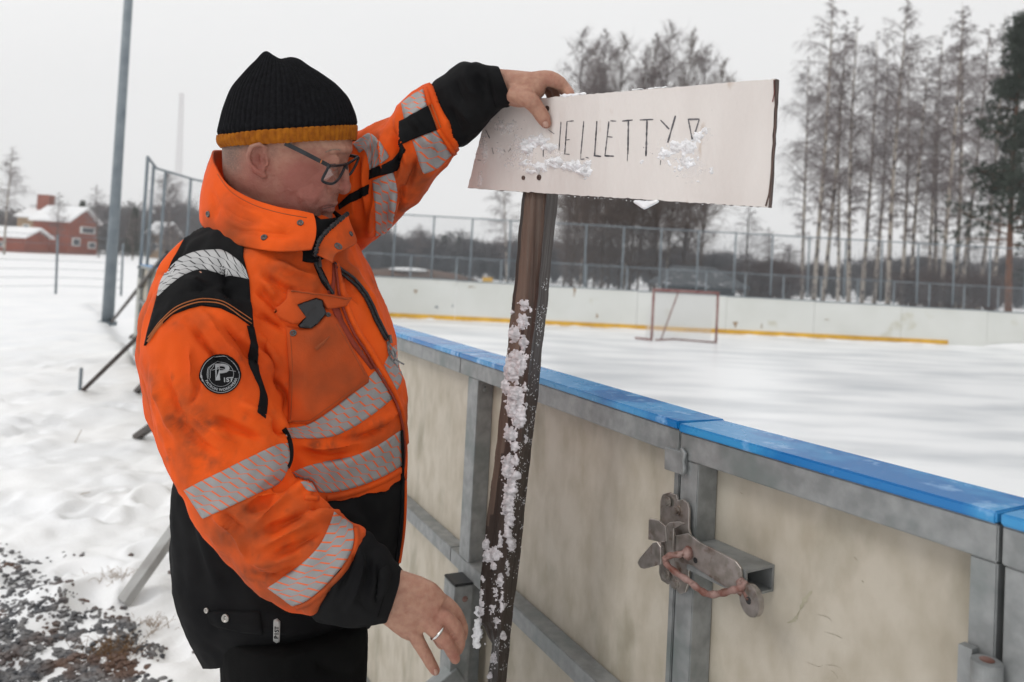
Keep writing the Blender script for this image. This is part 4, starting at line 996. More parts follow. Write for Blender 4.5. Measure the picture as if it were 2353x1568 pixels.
# the end of the plate: visible thickness, red paint at its top
RE = [onS(1780, 200, .0006), onS(1783, 181, .0006), onS(1783.5, 181, -.0095)]
mb = MB(); P_ = [(1781, 183), (1783, 260), (1777, 350), (1771, 420), (1768, 445), (1760, 474)]
top_ = [onS(x-2.5, y, .0012) for x, y in P_]; ot = [onS(x+1.5, y, .0012) for x, y in P_]; ob = [onS(x+1.5, y, -.0115) for x, y in P_]
V_ = top_+ot+ob; k = len(P_); mb.add(V_, [(i, i+1, i+1+k, i+k) for i in range(k-1)]+[(i+k, i+1+k, i+1+2*k, i+2*k) for i in range(k-1)])
o = mb.build('dark_edge', M['ply_edge'], brd)
M['redpaint'] = pm('worn_red_paint', (.16, .02, .018), (.07, .02, .015), 90, .5)
mb = MB(); P_ = [(1779, 184), (1780, 215), (1776, 235)]
V_ = [onS(x-2.2, y, .002) for x, y in P_]+[onS(x+.5, y, .002) for x, y in P_]; mb.add(V_, [(0, 1, 4, 3), (1, 2, 5, 4)]); mb.build('red_paint', M['redpaint'], brd)
# lettering, stroke by stroke (crop coordinates -> frame)
def cc(x, y): return 1062.8+.3296*x, 143.6+.3296*y
ST = [((160, 470), (190, 530), 8), ((205, 595), (215, 640), 6), ((285, 610), (300, 628), 6), ((318, 625), (338, 600), 6), ((104, 680), (130, 684), 7), ((563, 600), (562, 660), 8), ((640, 500), (598, 470), 5),
      ((686, 415), (672, 615), 8),
      ((728, 412), (712, 640), 9), ((728, 412), (776, 408), 8), ((716, 542), (748, 538), 8), ((706, 638), (746, 642), 9),
      ((845, 410), (824, 640), 9), ((822, 676), (850, 674), 9), ((858, 662), (880, 668), 8), ((824, 640), (824, 676), 5),
      ((936, 410), (920, 650), 12), ((914, 650), (966, 656), 13),
      ((1020, 412), (992, 655), 10), ((1030, 408), (1072, 410), 8), ((1008, 518), (1046, 522), 11), ((990, 652), (1056, 654), 13),
      ((1156, 400), (1152, 640), 12), ((1112, 410), (1186, 402), 13), ((1150, 640), (1148, 690), 5),
      ((1286, 398), (1278, 655), 13), ((1236, 402), (1330, 398), 13),
      ((1380, 402), (1440, 466), 12), ((1484, 372), (1430, 560), 14), ((1382, 680), (1378, 715), 6),
      ((1570, 398), (1652, 396), 13), ((1574, 400), (1602, 545), 11), ((1650, 398), (1602, 550), 11)]
mb = MB()
for (a_, b_, w) in ST:
    a_ = np.array(cc(*a_)); b_ = np.array(cc(*b_)); d_ = b_-a_; L_ = np.hypot(*d_); d_ /= L_; nn = np.array([-d_[1], d_[0]]); m = max(3, int(L_/4))
    V_ = []
    for i in range(m+1):
        q = a_+(b_-a_)*i/m; h = w*.3296*.5*random.uniform(.55, 1.05)*(.7 if i in (0, m) else 1)
        V_ += [onS(*(q+nn*h), .0005), onS(*(q-nn*h), .0005)]
    mb.add(V_, [(2*i, 2*i+1, 2*i+3, 2*i+2) for i in range(m)])
mb.build('lettering', M['ink'], brd)
for (x, y) in [(1239, 408), (1203, 409), (1257.5, 250)]:
    mb = MB(); disc(mb, onS(x, y, .0004), SN, .0046 if x != 1203 else .0036, .0022, 14, prof=[(0, .3), (.2, .3), (.25, .8), (1, .6), (1, -1)]); mb.build('screw', M['ply_edge'], brd, smooth=False)

# post: left face, right face, notch low on the left side
rows = [(250, 1207, 1268, 1300, 1.318), (440, 1201, 1257, 1284, 1.325), (548, 1191, 1247, 1272, 1.33), (689, 1178, 1236, 1259, 1.335), (805, 1165, 1220, 1246, 1.34), (902, 1155, 1210, 1237, 1.345), (1020, 1140, 1196, 1223, 1.35), (1127, 1128, 1184, 1210, 1.355),
        (1222, 1114, 1172, 1202, 1.36), (1320, 1106, 1163, 1190, 1.365), (1390, 1102, 1156, 1181, 1.37), (1430, 1103, 1152, 1177, 1.37), (1446, 1114, 1151, 1175, 1.37), (1462, 1120, 1149, 1173, 1.37), (1480, 1131, 1148, 1171, 1.37), (1568, 1121, 1142, 1163, 1.375), (1760, 1105, 1128, 1148, 1.38), (2300, 1066, 1090, 1108, 1.40)]
V_ = []; n4 = 4
R_ = catmull(np.array(rows, float), 420)
R_[:, 0] = np.interp(np.linspace(0, 1, 420), np.linspace(0, 1, len(rows)), [r[0] for r in rows])
for k in range(1, 5):
    R_[:, k] = np.interp(R_[:, 0], [r[0] for r in rows], [r[k] for r in rows])
wob = lambda y, s: .9*math.sin(y*.031+s)+.6*math.sin(y*.087+2*s)+random.gauss(0, .18)
for (y, l, m_, r_, d) in R_:
    e_ = .028*max(0, (y-440)/1128.); d1 = dS(1200, 440)+.013+e_; d2 = dS(1256, 440)+.013+e_
    pl = U(l+wob(y, 1), y, d1); pm_ = U(m_+wob(y, 3)*.6, y, d2); pr = U(r_+wob(y, 5)*.7, y, d2+.030); pbk = pl+(pr-pm_)
    # a shallow groove along the left face
    for f in np.linspace(0, 1, 9)[:-1]: V_.append(pl*(1-f)+pm_*f - FW*(.0010*math.sin(f*17+y*.004)+.0008*math.sin(f*41)))
    for f in np.linspace(0, 1, 6)[:-1]: V_.append(pm_*(1-f)+pr*f)
    V_ += [pr, pbk]
K = 15; nr = len(R_)
F_ = [(k*K+j, k*K+(j+1) % K, (k+1)*K+(j+1) % K, (k+1)*K+j) for k in range(nr-1) for j in range(K)]+[tuple(range(K)), tuple((nr-1)*K+j for j in range(K))[::-1]]
pme = mkmesh('post', np.array(V_), F_, False)
bm = bmesh.new(); bm.from_mesh(pme); bmesh.ops.recalc_face_normals(bm, faces=bm.faces); bm.to_mesh(pme); bm.free()
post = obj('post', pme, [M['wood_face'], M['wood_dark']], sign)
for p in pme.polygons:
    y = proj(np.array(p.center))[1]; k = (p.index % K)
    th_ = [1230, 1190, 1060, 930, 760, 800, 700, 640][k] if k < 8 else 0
    p.material_index = 0 if (k < 8 and y < th_+25*math.sin(y*.05+k)) and not (k < 1 and y < 700+20*math.sin(y*.03)) else 1  # left face coloured lighter as the lit side; dark wood right and low down
pbv = bvh_of([pme])

# snow stuck on things: a rough skin grown out of the surface
def snowfield(name, box, step, blobs, bvh, mat, parent, k=.010, thr=.35, seed=0, nscale=.12, namp=.42, fine=.18):
    x0, y0, x1, y1 = box; xs = np.arange(x0, x1, step); ys = np.arange(y0, y1, step); nx, ny = len(xs), len(ys)
    X, Y = np.meshgrid(xs, ys); D = np.zeros_like(X)
    for (bx1, by1, rx, ry, a_) in blobs: D = np.maximum(D, a_*np.exp(-((X-bx1)/rx)**2-((Y-by1)/ry)**2))
    for j in range(ny):
        for i in range(nx):
            if D[j, i] > .05:
                D[j, i] += namp*noise.fractal(Vector((xs[i]*nscale, ys[j]*nscale, seed)), .6, 2., 3)+fine*noise.noise(Vector((xs[i]*.45, ys[j]*.45, seed+3)))
    Hh = np.clip(D-thr, 0, 1.2); keep = Hh > 0
    H2 = k*np.clip(Hh, 0, 1)**.8*1.4
    for _ in range(2):
        Pd = np.pad(H2, 1); H2 = (Pd[:-2, 1:-1]+Pd[2:, 1:-1]+Pd[1:-1, :-2]+Pd[1:-1, 2:]+2*H2)/6; idx = -np.ones((ny, nx), int); V = []
    grow = keep.copy(); grow[1:] |= keep[:-1]; grow[:-1] |= keep[1:]; grow[:, 1:] |= keep[:, :-1]; grow[:, :-1] |= keep[:, 1:]
    for j in range(ny):
        for i in range(nx):
            if grow[j, i]:
                h = cast(bvh, xs[i], ys[j])
                if h is None: continue
                idx[j, i] = len(V); V.append(h[0]+h[1]*(H2[j, i]-.0006))
    F = [(idx[j, i], idx[j+1, i], idx[j+1, i+1], idx[j, i+1]) for j in range(ny-1) for i in range(nx-1) if min(idx[j, i], idx[j+1, i], idx[j+1, i+1], idx[j, i+1]) >= 0 and (keep[j, i] or keep[j+1, i+1] or keep[j+1, i] or keep[j, i+1])]
    if not F: return
    return tag(obj(name, mkmesh(name, np.array(V), F, True), mat), None, None)
sn = []
def addsnow(o, label):
    if o is None: return
    tag(o, label, 'snow', kind='stuff')
B = lambda x, y, rx, ry, a_=1.: (*cc(x, y), rx*.3296, ry*.3296, a_)
addsnow(snowfield('stuck_snow', (1180, 290, 1400, 420), 1.3, [B(450, 590, 60, 60), B(520, 545, 80, 45), B(600, 590, 60, 35), B(440, 700, 60, 40, .7), B(540, 730, 60, 40), B(640, 700, 80, 45), B(760, 720, 80, 45), B(850, 760, 60, 45), B(480, 760, 90, 22, .7), B(870, 700, 40, 25, .8)], sb, M['snow_a'], sign, k=.012, thr=.5, seed=1), 'fluffy snow stuck on the left part of the sign below the thumb')
addsnow(snowfield('stuck_snow', (1430, 270, 1660, 420), 1.3, [B(1410, 640, 50, 45), B(1490, 590, 80, 50), B(1570, 590, 80, 60), B(1640, 520, 40, 50, .9), B(1690, 475, 25, 30, .8), B(1560, 690, 90, 60, .8), B(1500, 740, 60, 40, .65), B(1250, 700, 15, 50, .6), B(1310, 510, 20, 14, .6), B(1730, 760, 22, 50, .65), B(1640, 830, 50, 50, .5), B(1440, 710, 20, 30, .6)], sb, M['snow_a'], sign, k=.006, thr=.5, seed=4), 'wedge of snow stuck under the last letters of the sign')
addsnow(snowfield('thin_frost', (1080, 240, 1320, 430), 1.5, [B(150, 600, 25, 120, .8), B(120, 820, 18, 80, .8), B(300, 450, 110, 60, .7), B(260, 620, 40, 60, .62), B(380, 560, 60, 80, .62), B(330, 700, 50, 60, .5), B(90, 640, 18, 80, .6), B(420, 640, 110, 130, .62), B(640, 620, 120, 60, .5)], sb, M['frost_a'], sign, k=.003, thr=.36, seed=7, fine=.5), 'thin frosty crust on the left end of the sign')
addsnow(snowfield('thin_frost', (1240, 225, 1780, 470), 1.6, [(1640, 255, 60, 50, .42), (1320, 400, 90, 40, .42), (1490, 350, 60, 50, .45), (1420, 300, 60, 60, .36), (1700, 330, 50, 80, .36), (1590, 380, 50, 70, .75), (1540, 350, 60, 60, .7), (1620, 310, 26, 40, .7), (1320, 385, 70, 26, .7)], sb, M['frost_b'], sign, k=.0016, thr=.40, seed=9, namp=.35, fine=.35), 'faint crust of ice grains over the lettered face of the sign')
def clump(pts, label, m='snow_fresh', vox=.0016):
    mb = MB()
    for x, y, d, r in pts: mb.ball(U(float(x), float(y), d), r, 8); mb.V[-1] += (rng.random(mb.V[-1].shape)-.5)*r*.5
    me_ = remesh(mb, vox, 1); o = obj('stuck_snow', me_, M[m]); me_.polygons.foreach_set('use_smooth', [True]*len(me_.polygons)); tag(o, label, 'snow', kind='stuff')
def dS(x, y): return proj(onS(x, y))[2]
def row(xa, ya, xb, yb, n, r0, r1, jx=2., jy=1.5):
    out = []
    for i in range(n):
        f = random.random(); x = xa+(xb-xa)*f+random.gauss(0, jx*.3); y = ya+(yb-ya)*f+random.gauss(0, jy*.5); out.append((x, y, dS(x, y)+random.uniform(0, .008), random.uniform(r0, r1)))
    return out
clump(row(1286, 221.5, 1345, 216.5, 110, .0008, .0026, 2, 2.4)+row(1450, 207, 1535, 200.5, 90, .0006, .0016, 2, 1.6), 'small snow grains along the top edge of the sign')
hang = []
for i in range(420):
    x = random.uniform(1458, 1512); t_ = 1-abs(x-1480)/(24 if x < 1480 else 34); y = 462+random.random()**.8*max(0, t_)*19; hang.append((x, y, dS(x, y)+random.uniform(0, .007), random.uniform(.0009, .0024)))
clump(hang, 'triangular piece of snow hanging under the bottom edge of the sign')
clump(row(1285, 450, 1460, 462, 40, .0007, .0018)+row(1510, 464, 1640, 472, 26, .0007, .0015), 'snow grains along the bottom edge of the sign')
pb_ = lambda x, y, rx, ry, a_=1.: (861.8+.5607*x, 689.4+.5607*y, rx*.5607, ry*.5607, a_)
addsnow(snowfield('stuck_snow', (1140, 680, 1240, 1290), 1.3, [pb_(610, 20, 18, 25, .8), pb_(560, 50, 9, 12, .7), pb_(638, 40, 8, 14, .7), pb_(605, 90, 22, 32, .95), pb_(570, 140, 25, 32), pb_(608, 175, 16, 26), pb_(580, 235, 40, 28), pb_(560, 285, 40, 48, 1.1), pb_(600, 260, 20, 50), pb_(530, 350, 22, 30, .95), pb_(575, 385, 34, 38, 1.1), pb_(575, 440, 38, 52, 1.1), pb_(590, 490, 25, 36), pb_(555, 550, 26, 34), pb_(572, 600, 16, 30, .9), pb_(555, 660, 32, 26), pb_(545, 700, 26, 38), pb_(578, 720, 16, 20), pb_(555, 780, 24, 48), pb_(545, 840, 26, 50), pb_(550, 900, 20, 40, .9), pb_(545, 960, 16, 45, .8), pb_(560, 1000, 18, 34, .8), pb_(615, 360, 8, 24, .65), pb_(620, 570, 8, 24, .6)], pbv, M['snow_post'], sign, k=.009, thr=.34, seed=11), 'long ragged line of snow stuck down the upper part of the dark post')
addsnow(snowfield('stuck_snow', (1085, 1200, 1215, 1568), 1.3, [pb_(455, 1000, 14, 34, .95), pb_(465, 1050, 28, 30), pb_(490, 1040, 26, 32), pb_(515, 985, 10, 40, .8), pb_(485, 1090, 16, 20, .8), pb_(512, 1150, 14, 28, .9), pb_(440, 1140, 10, 18, .7), pb_(430, 1200, 16, 32, .75), pb_(435, 1260, 16, 40, .8), pb_(425, 1320, 14, 40, .9), pb_(418, 1380, 18, 40), pb_(495, 1200, 16, 30, .65), pb_(480, 1270, 16, 30, .6), pb_(520, 1250, 16, 50, .6), pb_(525, 1380, 14, 26, .8), pb_(500, 1320, 22, 30, .58), pb_(485, 1470, 20, 40, .58), pb_(470, 1540, 10, 22, .8), pb_(545, 1100, 12, 50, .6), pb_(560, 850, 8, 50, .6)], pbv, M['snow_post'], sign, k=.007, thr=.42, seed=13, fine=.4), 'patchy snow stuck on the lower left face of the dark post')
fl = []
for i in range(150):
    t_ = random.random(); x = 1100-t_*3+random.gauss(0, 5); y = 1395+t_*95; fl.append((x, y, 1.366+random.uniform(-.004, .004), random.uniform(.0010, .0030)*(1 if t_ < .8 else 1.3)))
clump(fl, 'dangling strip of snow on the notch of the dark post')
sp = []
for i in range(1700):
    f = random.random(); y = 640+f*900; l = np.interp(y, [r[0] for r in rows], [r[2] for r in rows]); r2 = np.interp(y, [r[0] for r in rows], [r[3] for r in rows])
    x = l+(r2-l)*random.uniform(-.1, 1); 
    if y > 1300: x = random.uniform(l-38 if y < 1430 else l-12, r2)
    h = cast(pbv, x, y)
    if h is not None and noise.fractal(Vector((x*.06, y*.03, 2.)), .7, 2., 3) > random.uniform(-.05, .35): sp.append((h[0], random.uniform(.0003, .0008)))
mb = MB()
for p, r_ in sp: mb.ball(p, (r_, r_, r_*random.uniform(1, 2.2)), 5)
tag(mb.build('snow_specks', M['snow_fresh']), 'fine snow specks scattered over the dark faces of the post', 'snow', kind='stuff')
# ================================================================== the man
MO = pm('orange_fabric', (.78, .098, .007), (.56, .062, .006), 5, .78, bump=.25, bscale=420, lo=.42, hi=.70, detail=9, c3=(.22, .052, .016), s3=7, lo3=.50, hi3=.72, spec=.22)
MOD = pm('dirty_orange_fabric', (.58, .080, .012), (.30, .058, .016), 11, .8, bump=.4, bscale=420, lo=.38, hi=.68, detail=9, spec=.22)
MBK = pm('black_fabric', (.0065, .0065, .0072), (.012, .012, .0125), 14, .8, bump=.35, bscale=420, detail=6, spec=.07)
MTR = pm('black_trousers', (.0045, .0045, .0045), (.008, .008, .008), 9, .85, bump=.3, bscale=300, spec=.05)
MKN = pm('black_knit', (.0075, .0075, .0085), (.012, .0122, .014), 160, .95, bump=.8, bscale=260, spec=.06)
MMU = pm('mustard_knit', (.36, .118, .008), (.25, .072, .006), 90, .95, bump=.8, bscale=260, spec=.2)
MMT = pm('gunmetal', (.16, .155, .15), (.08, .08, .08), 160, .4, metal=.8)
MSV = pm('silver', (.72, .72, .70), rough=.2, metal=1.)
MZP = pm('zip_teeth', (.010, .010, .011), (.03, .03, .033), 300, .5, bump=.5, bscale=400, spec=.3)
MCO = pm('cord_grey', (.10, .10, .105), (.22, .22, .22), 200, .7)
MST = pm('orange_thread', (.40, .12, .03), rough=.8)
MSD = pm('dark_thread', (.30, .06, .012), rough=.8)
MFR = pm('spectacle_frame', (.008, .009, .011), (.022, .024, .028), 40, .35, spec=.35)
MHR = pm('short_grey_hair', (.20, .125, .10), (.27, .18, .15), 260, .85, bump=.7, bscale=520)
MGR = pm('badge_grey', (.34, .35, .36), (.26, .26, .27), 90, .5)
MPH = pm('phone_black', (.010, .010, .012), rough=.25)
MRD = pm('red_lining', (.30, .035, .012), (.20, .025, .010), 12, .8)
def reflective(name, gap):
    m = bpy.data.materials.new(name); m.use_nodes = True; t = m.node_tree; n = t.nodes; L = t.links; b = n['Principled BSDF']
    uv = n.new('ShaderNodeUVMap'); sp = n.new('ShaderNodeSeparateXYZ'); L.new(uv.outputs[0], sp.inputs[0])
    def mth(op, a, b_=None, c=None):
        q = n.new('ShaderNodeMath'); q.operation = op
        for i, v in enumerate((a, b_, c)):
            if v is None: continue
            if isinstance(v, (int, float)): q.inputs[i].default_value = v
            else: L.new(v, q.inputs[i])
        return q.outputs[0]
    u, v = sp.outputs[0], sp.outputs[1]
    # a slanting line that steps sideways twice on its way over the tape
    a = mth('MULTIPLY', v, -1.7)
    s1 = n.new('ShaderNodeMapRange'); s1.inputs[1].default_value = .30; s1.inputs[2].default_value = .38; L.new(v, s1.inputs[0])
    s2 = n.new('ShaderNodeMapRange'); s2.inputs[1].default_value = .64; s2.inputs[2].default_value = .72; L.new(v, s2.inputs[0])
    x = mth('ADD', mth('MULTIPLY', u, 4.4), mth('ADD', a, mth('MULTIPLY', mth('ADD', s1.outputs[0], s2.outputs[0]), -.62)))
    f = mth('FRACT', x); l1 = mth('LESS_THAN', f, .17)
    # the little cross pieces at the steps, only part of the way
    c1 = mth('LESS_THAN', mth('ABSOLUTE', mth('SUBTRACT', v, .34)), .030); c2 = mth('LESS_THAN', mth('ABSOLUTE', mth('SUBTRACT', v, .68)), .030)
    g1 = mth('LESS_THAN', f, .5); ln = l1
    tc = n.new('ShaderNodeTexCoord'); nz = n.new('ShaderNodeTexNoise'); nz.inputs['Scale'].default_value = 40; nz.inputs['Detail'].default_value = 6; L.new(tc.outputs['Object'], nz.inputs['Vector'])
    g = n.new('ShaderNodeMix'); g.data_type = 'RGBA'; g.inputs[6].default_value = (.215, .205, .20, 1); g.inputs[7].default_value = (.33, .325, .325, 1); L.new(nz.outputs[0], g.inputs[0])
    mx = n.new('ShaderNodeMix'); mx.data_type = 'RGBA'; L.new(ln, mx.inputs[0]); L.new(g.outputs[2], mx.inputs[6]); mx.inputs[7].default_value = (*gap, 1)
    L.new(mx.outputs[2], b.inputs['Base Color']); b.inputs['Roughness'].default_value = .45
    return m
MRO = reflective('reflective_tape', (.72, .11, .015)); MRB = reflective('reflective_tape_black', (.02, .02, .022))
for n_ in MRB.node_tree.nodes:
    if n_.type == 'MIX' and tuple(round(v, 3) for v in n_.inputs[6].default_value)[:3] == (.215, .205, .2): n_.inputs[6].default_value = (.33, .33, .33, 1); n_.inputs[7].default_value = (.48, .48, .48, 1)

feet = G(690., 2600., 0.)
man = thing('person', 'man in an orange hi-vis work jacket, striped beanie and glasses, holding the sign board', 'person', (feet[0], feet[1], 0))

def loft2(rings, nr, seg=72, pexp=2.):
    A = np.array([list(r)+[0]*(7-len(r)) for r in rings], float); q = catmull(A, nr); th = np.arange(seg)/seg*2*math.pi
    c = np.sign(np.cos(th))*abs(np.cos(th))**(2/pexp); s_ = np.sign(np.sin(th))*abs(np.sin(th))**(2/pexp)
    X = q[:, 0:1]+q[:, 2:3]*c; Y = q[:, 1:2]+q[:, 3:4]*c+q[:, 6:7]*s_; D = q[:, 4:5]*np.ones_like(c)
    V = (U(X, Y, D)+(q[:, 5:6]*s_)[..., None]*FW).reshape(-1, 3)
    F = [(k*seg+j, (k+1)*seg+j, (k+1)*seg+(j+1) % seg, k*seg+(j+1) % seg) for k in range(nr-1) for j in range(seg)]
    F += [tuple(range(seg)), tuple((nr-1)*seg+j for j in range(seg))[::-1]]
    return V, F
def hr(xl, xr, y, d, b, ty=0., ky=0.): return ((xl+xr)/2, y, (xr-xl)/2, ty, d, b, ky)
TD = 1.37
torso = [hr(585, 765, 478, 1.345, .055, 12), hr(545, 785, 512, 1.35, .085, 14), hr(462, 818, 548, 1.36, .125, 14), hr(400, 842, 600, TD, .165, 10), hr(360, 868, 665, TD, .180, 8), hr(333, 897, 745, TD, .185, 8),
         hr(334, 917, 830, TD, .18, 6), hr(350, 930, 920, TD, .178, 4), hr(382, 932, 1000, TD, .178, 2), hr(420, 930, 1075, TD, .178, 2), hr(426, 930, 1094, TD, .178, 2)]
skirt = [hr(425, 905, 1058, TD, .160, 2), hr(415, 918, 1084, TD, .170, 1), hr(411, 930, 1118, TD, .181, 0), hr(412, 932, 1190, TD, .182, 0), hr(410, 922, 1260, TD, .182, -4, 10), hr(420, 905, 1340, TD, .178, -10, 25), hr(444, 878, 1410, TD, .168, -20, 45), hr(464, 856, 1458, TD, .155, -32, 62), hr(478, 846, 1484, TD, .148, -40, 70)]
nsl = [(475, 600, -80, 4, 1.29, .05), (476, 655, -106, 8, 1.245, .075), (474, 735, -133, 8, 1.21, .086), (477, 830, -139, 5, 1.20, .088), (496, 925, -142, 10, 1.19, .086), (521, 1010, -139, 28, 1.18, .081), (548, 1085, -120, 42, 1.165, .078), (568, 1154, -98, 60, 1.15, .074), (618, 1205, -84, 92, 1.145, .072), (668, 1252, -70, 97, 1.14, .068), (716, 1287, -62, 94, 1.135, .065), (757, 1305, -60, 90, 1.13, .062), (776, 1315, -60, 90, 1.13, .062)]
ncf = [(744, 1298, -44, 70, 1.13, .044), (762, 1310, -50, 80, 1.129, .050), (788, 1323, -57, 92, 1.128, .062), (815, 1338, -48, 86, 1.128, .058), (842, 1348, -40, 86, 1.13, .056), (868, 1360, -30, 74, 1.13, .047), (892, 1367, -22, 62, 1.135, .040), (904, 1371, -18, 56, 1.138, .037), (908, 1372, -16, 52, 1.139, .034)]
fsl = [(760, 480, 26, 118, 1.50, .09), (800, 455, 28, 124, 1.49, .088), (838, 432, 30, 118, 1.47, .084), (884, 400, 30, 108, 1.44, .078), (928, 362, 33, 97, 1.41, .072), (972, 312, 38, 90, 1.39, .066), (1012, 278, 37, 78, 1.38, .060), (1024, 270, 36, 77, 1.375, .060)]
fcf = [(1002, 285, 28, 60, 1.382, .044), (1018, 274, 32, 70, 1.375, .052), (1034, 262, 34, 77, 1.370, .061), (1052, 248, 33, 76, 1.36, .062), (1080, 224, 26, 80, 1.345, .062), (1110, 205, 22, 62, 1.33, .054), (1134, 200, 18, 50, 1.318, .046), (1150, 198, 17, 47, 1.31, .042), (1160, 197, 16, 43, 1.305, .038)]
mb = MB()
for r_, n_ in ((torso, 120), (nsl, 110), (fsl, 70)): mb.add(*loft2(r_, n_, 80))
jme = remesh(mb, .0031, 3)
def folds(me, items, seed, namp=.002, nsc=(9, 9, 5), fine=.0006):
    brush(me, items)
    V = getv(me); N = getn(me)
    n1 = noisev(V, nsc, seed, 3); n2 = noisev(V, 38, seed+1, 2)
    r1 = 1-2*abs(noisev(V, np.array(nsc)*1.5, seed+2, 2)); r3 = 1-2*abs(noisev(V, (30, 30, 20), seed+6, 2))
    setv(me, V+N*(namp*n1+fine*n2+namp*.6*(r1-.6)+namp*.22*(r3-.6))[:, None])
def relax(me, it=2): return evalmods(me, [('SMOOTH', dict(factor=.5, iterations=it))])
WR = [  # (mm, width px, line) on the near sleeve
    (6, 13, [(463, 712), (500, 765), (544, 826), (573, 870)]), (-6, 14, [(432, 735), (470, 790), (520, 850)]), (-5, 12, [(500, 730), (560, 800), (600, 850)]), (5, 12, [(545, 760), (600, 830), (640, 900)]),
    (-9, 11, [(614, 850), (640, 890), (655, 915), (656, 960)]), (-10, 12, [(618, 960), (640, 985), (662, 1002)]), (7, 13, [(545, 925), (600, 960), (645, 988)]), (-6, 14, [(480, 960), (560, 990), (620, 1010)]),
    (5, 14, [(420, 930), (480, 980), (560, 1030)]), (-5, 13, [(390, 950), (450, 1010), (510, 1050)]), (5, 16, [(350, 860), (380, 940), (410, 1020)]), (-4, 12, [(372, 840), (400, 920), (430, 980)]),
    (-5, 12, [(630, 1110), (660, 1108), (690, 1100)]), (-4, 10, [(600, 1128), (640, 1112)]), (5, 14, [(672, 1124), (700, 1122), (715, 1145)]), (-5, 10, [(712, 1166), (740, 1176), (765, 1172)]), (8, 11, [(700, 1180), (740, 1192), (790, 1196)]),
    (6, 14, [(577, 1209), (630, 1165), (676, 1124)]), (-6, 12, [(560, 1180), (600, 1155), (640, 1130)]), (-7, 13, [(600, 1228), (660, 1200), (720, 1170)]), (6, 14, [(593, 1256), (670, 1222), (738, 1190)]), (-5, 12, [(610, 1290), (680, 1255), (750, 1215)]),
    (5, 15, [(560, 1290), (620, 1290), (700, 1270)]), (-4, 12, [(580, 1320), (640, 1322), (690, 1300)]), (5, 12, [(480, 1180), (540, 1230), (570, 1290)]), (-5, 11, [(505, 1175), (560, 1225)]), (4, 10, [(430, 790), (440, 840), (436, 890)]), (-3.5, 9, [(455, 850), (450, 900), (430, 940)]),
    # chest and belly
    (-5, 13, [(600, 620), (650, 660), (690, 672)]), (5, 15, [(620, 600), (680, 625), (735, 640)]), (-4, 12, [(585, 660), (625, 700), (645, 735)]), (5, 12, [(598, 640), (640, 690)]), (-6, 12, [(590, 720), (630, 745), (660, 760)]), (5, 12, [(585, 770), (620, 800), (650, 850)]),
    (-6, 13, [(690, 1040), (760, 1052), (820, 1040)]), (6, 14, [(680, 1022), (760, 1030), (850, 1000)]), (-6, 12, [(760, 1022), (830, 1006), (890, 975)]), (5, 14, [(840, 985), (890, 955), (915, 930)]), (5, 15, [(790, 590), (830, 650), (870, 720)]), (-5, 12, [(775, 600), (800, 650), (835, 700)]),
    (-5, 11, [(360, 640), (400, 600), (440, 550)]), (4, 12, [(420, 640), (480, 660), (550, 655)]), (-5, 13, [(430, 672), (500, 660), (560, 690)]), (-4, 10, [(500, 610), (530, 680)]),
    # far sleeve
    (-10, 11, [(900, 285), (906, 330), (910, 375), (900, 420)]), (8, 13, [(872, 300), (884, 350), (882, 410)]), (7, 12, [(922, 290), (932, 340), (940, 400)]), (-7, 11, [(850, 330), (842, 400), (846, 470)]), (6, 12, [(940, 260), (975, 310), (1000, 370)]), (-6, 11, [(960, 350), (950, 400), (930, 450)]),
    (6, 12, [(905, 440), (900, 490), (880, 530)]), (-6, 11, [(925, 420), (920, 470), (900, 500)]), (-6, 11, [(820, 350), (818, 430), (830, 520)]), (5, 12, [(860, 450), (852, 500), (846, 550)]), (-5, 10, [(985, 330), (1010, 360)]),
]
folds(jme, [(a_*2.2, s_*.62, q_) for a_, s_, q_ in WR], 3, .0054)
jme = relax(jme, 1)
jme.polygons.foreach_set('use_smooth', [True]*len(jme.polygons))
# oil and soot rubbed into the cloth
V = getv(jme); x, y, d = proj(V); gr = np.zeros(len(V)); grr = random.Random(6)
SP = [(405, 968, 30, 34, .8), (470, 975, 34, 24, .6), (350, 900, 22, 60, .35), (440, 930, 60, 40, .35), (726, 1024, 15, 14, .95), (762, 1020, 16, 14, .95), (870, 975, 30, 16, .55), (800, 1000, 70, 14, .4), (556, 1178, 60, 34, .45), (600, 1325, 44, 26, .75), (520, 1250, 30, 50, .45), (670, 1250, 50, 30, .35), (470, 1060, 60, 34, .5), (440, 1010, 26, 40, .55), (640, 640, 60, 40, .28), (700, 600, 40, 30, .25), (820, 930, 60, 30, .4), (960, 395, 20, 40, .5), (930, 470, 26, 60, .5), (865, 640, 26, 50, .3), (500, 800, 14, 8, .35), (415, 745, 26, 12, .4), (590, 1230, 30, 22, .5)]
for _ in range(70): SP.append((grr.uniform(340, 900), grr.uniform(600, 1330), grr.uniform(3, 11), grr.uniform(3, 16), grr.uniform(.2, .6)))
for cx_, cy_, rx_, ry_, a_ in SP: gr = np.maximum(gr, a_*np.exp(-((x-cx_)/rx_)**2-((y-cy_)/ry_)**2))
gr = np.clip(gr*(.55+.9*noisev(V, 55, 31, 4)), 0, .62)
ga = jme.color_attributes.new('grime', 'FLOAT_COLOR', 'POINT'); ga.data.foreach_set('color', np.stack([gr, gr, gr, gr*0+1], 1).reshape(-1).astype(np.float32))
t = MO.node_tree; bs = t.nodes['Principled BSDF']; src = bs.inputs['Base Color'].links[0].from_socket
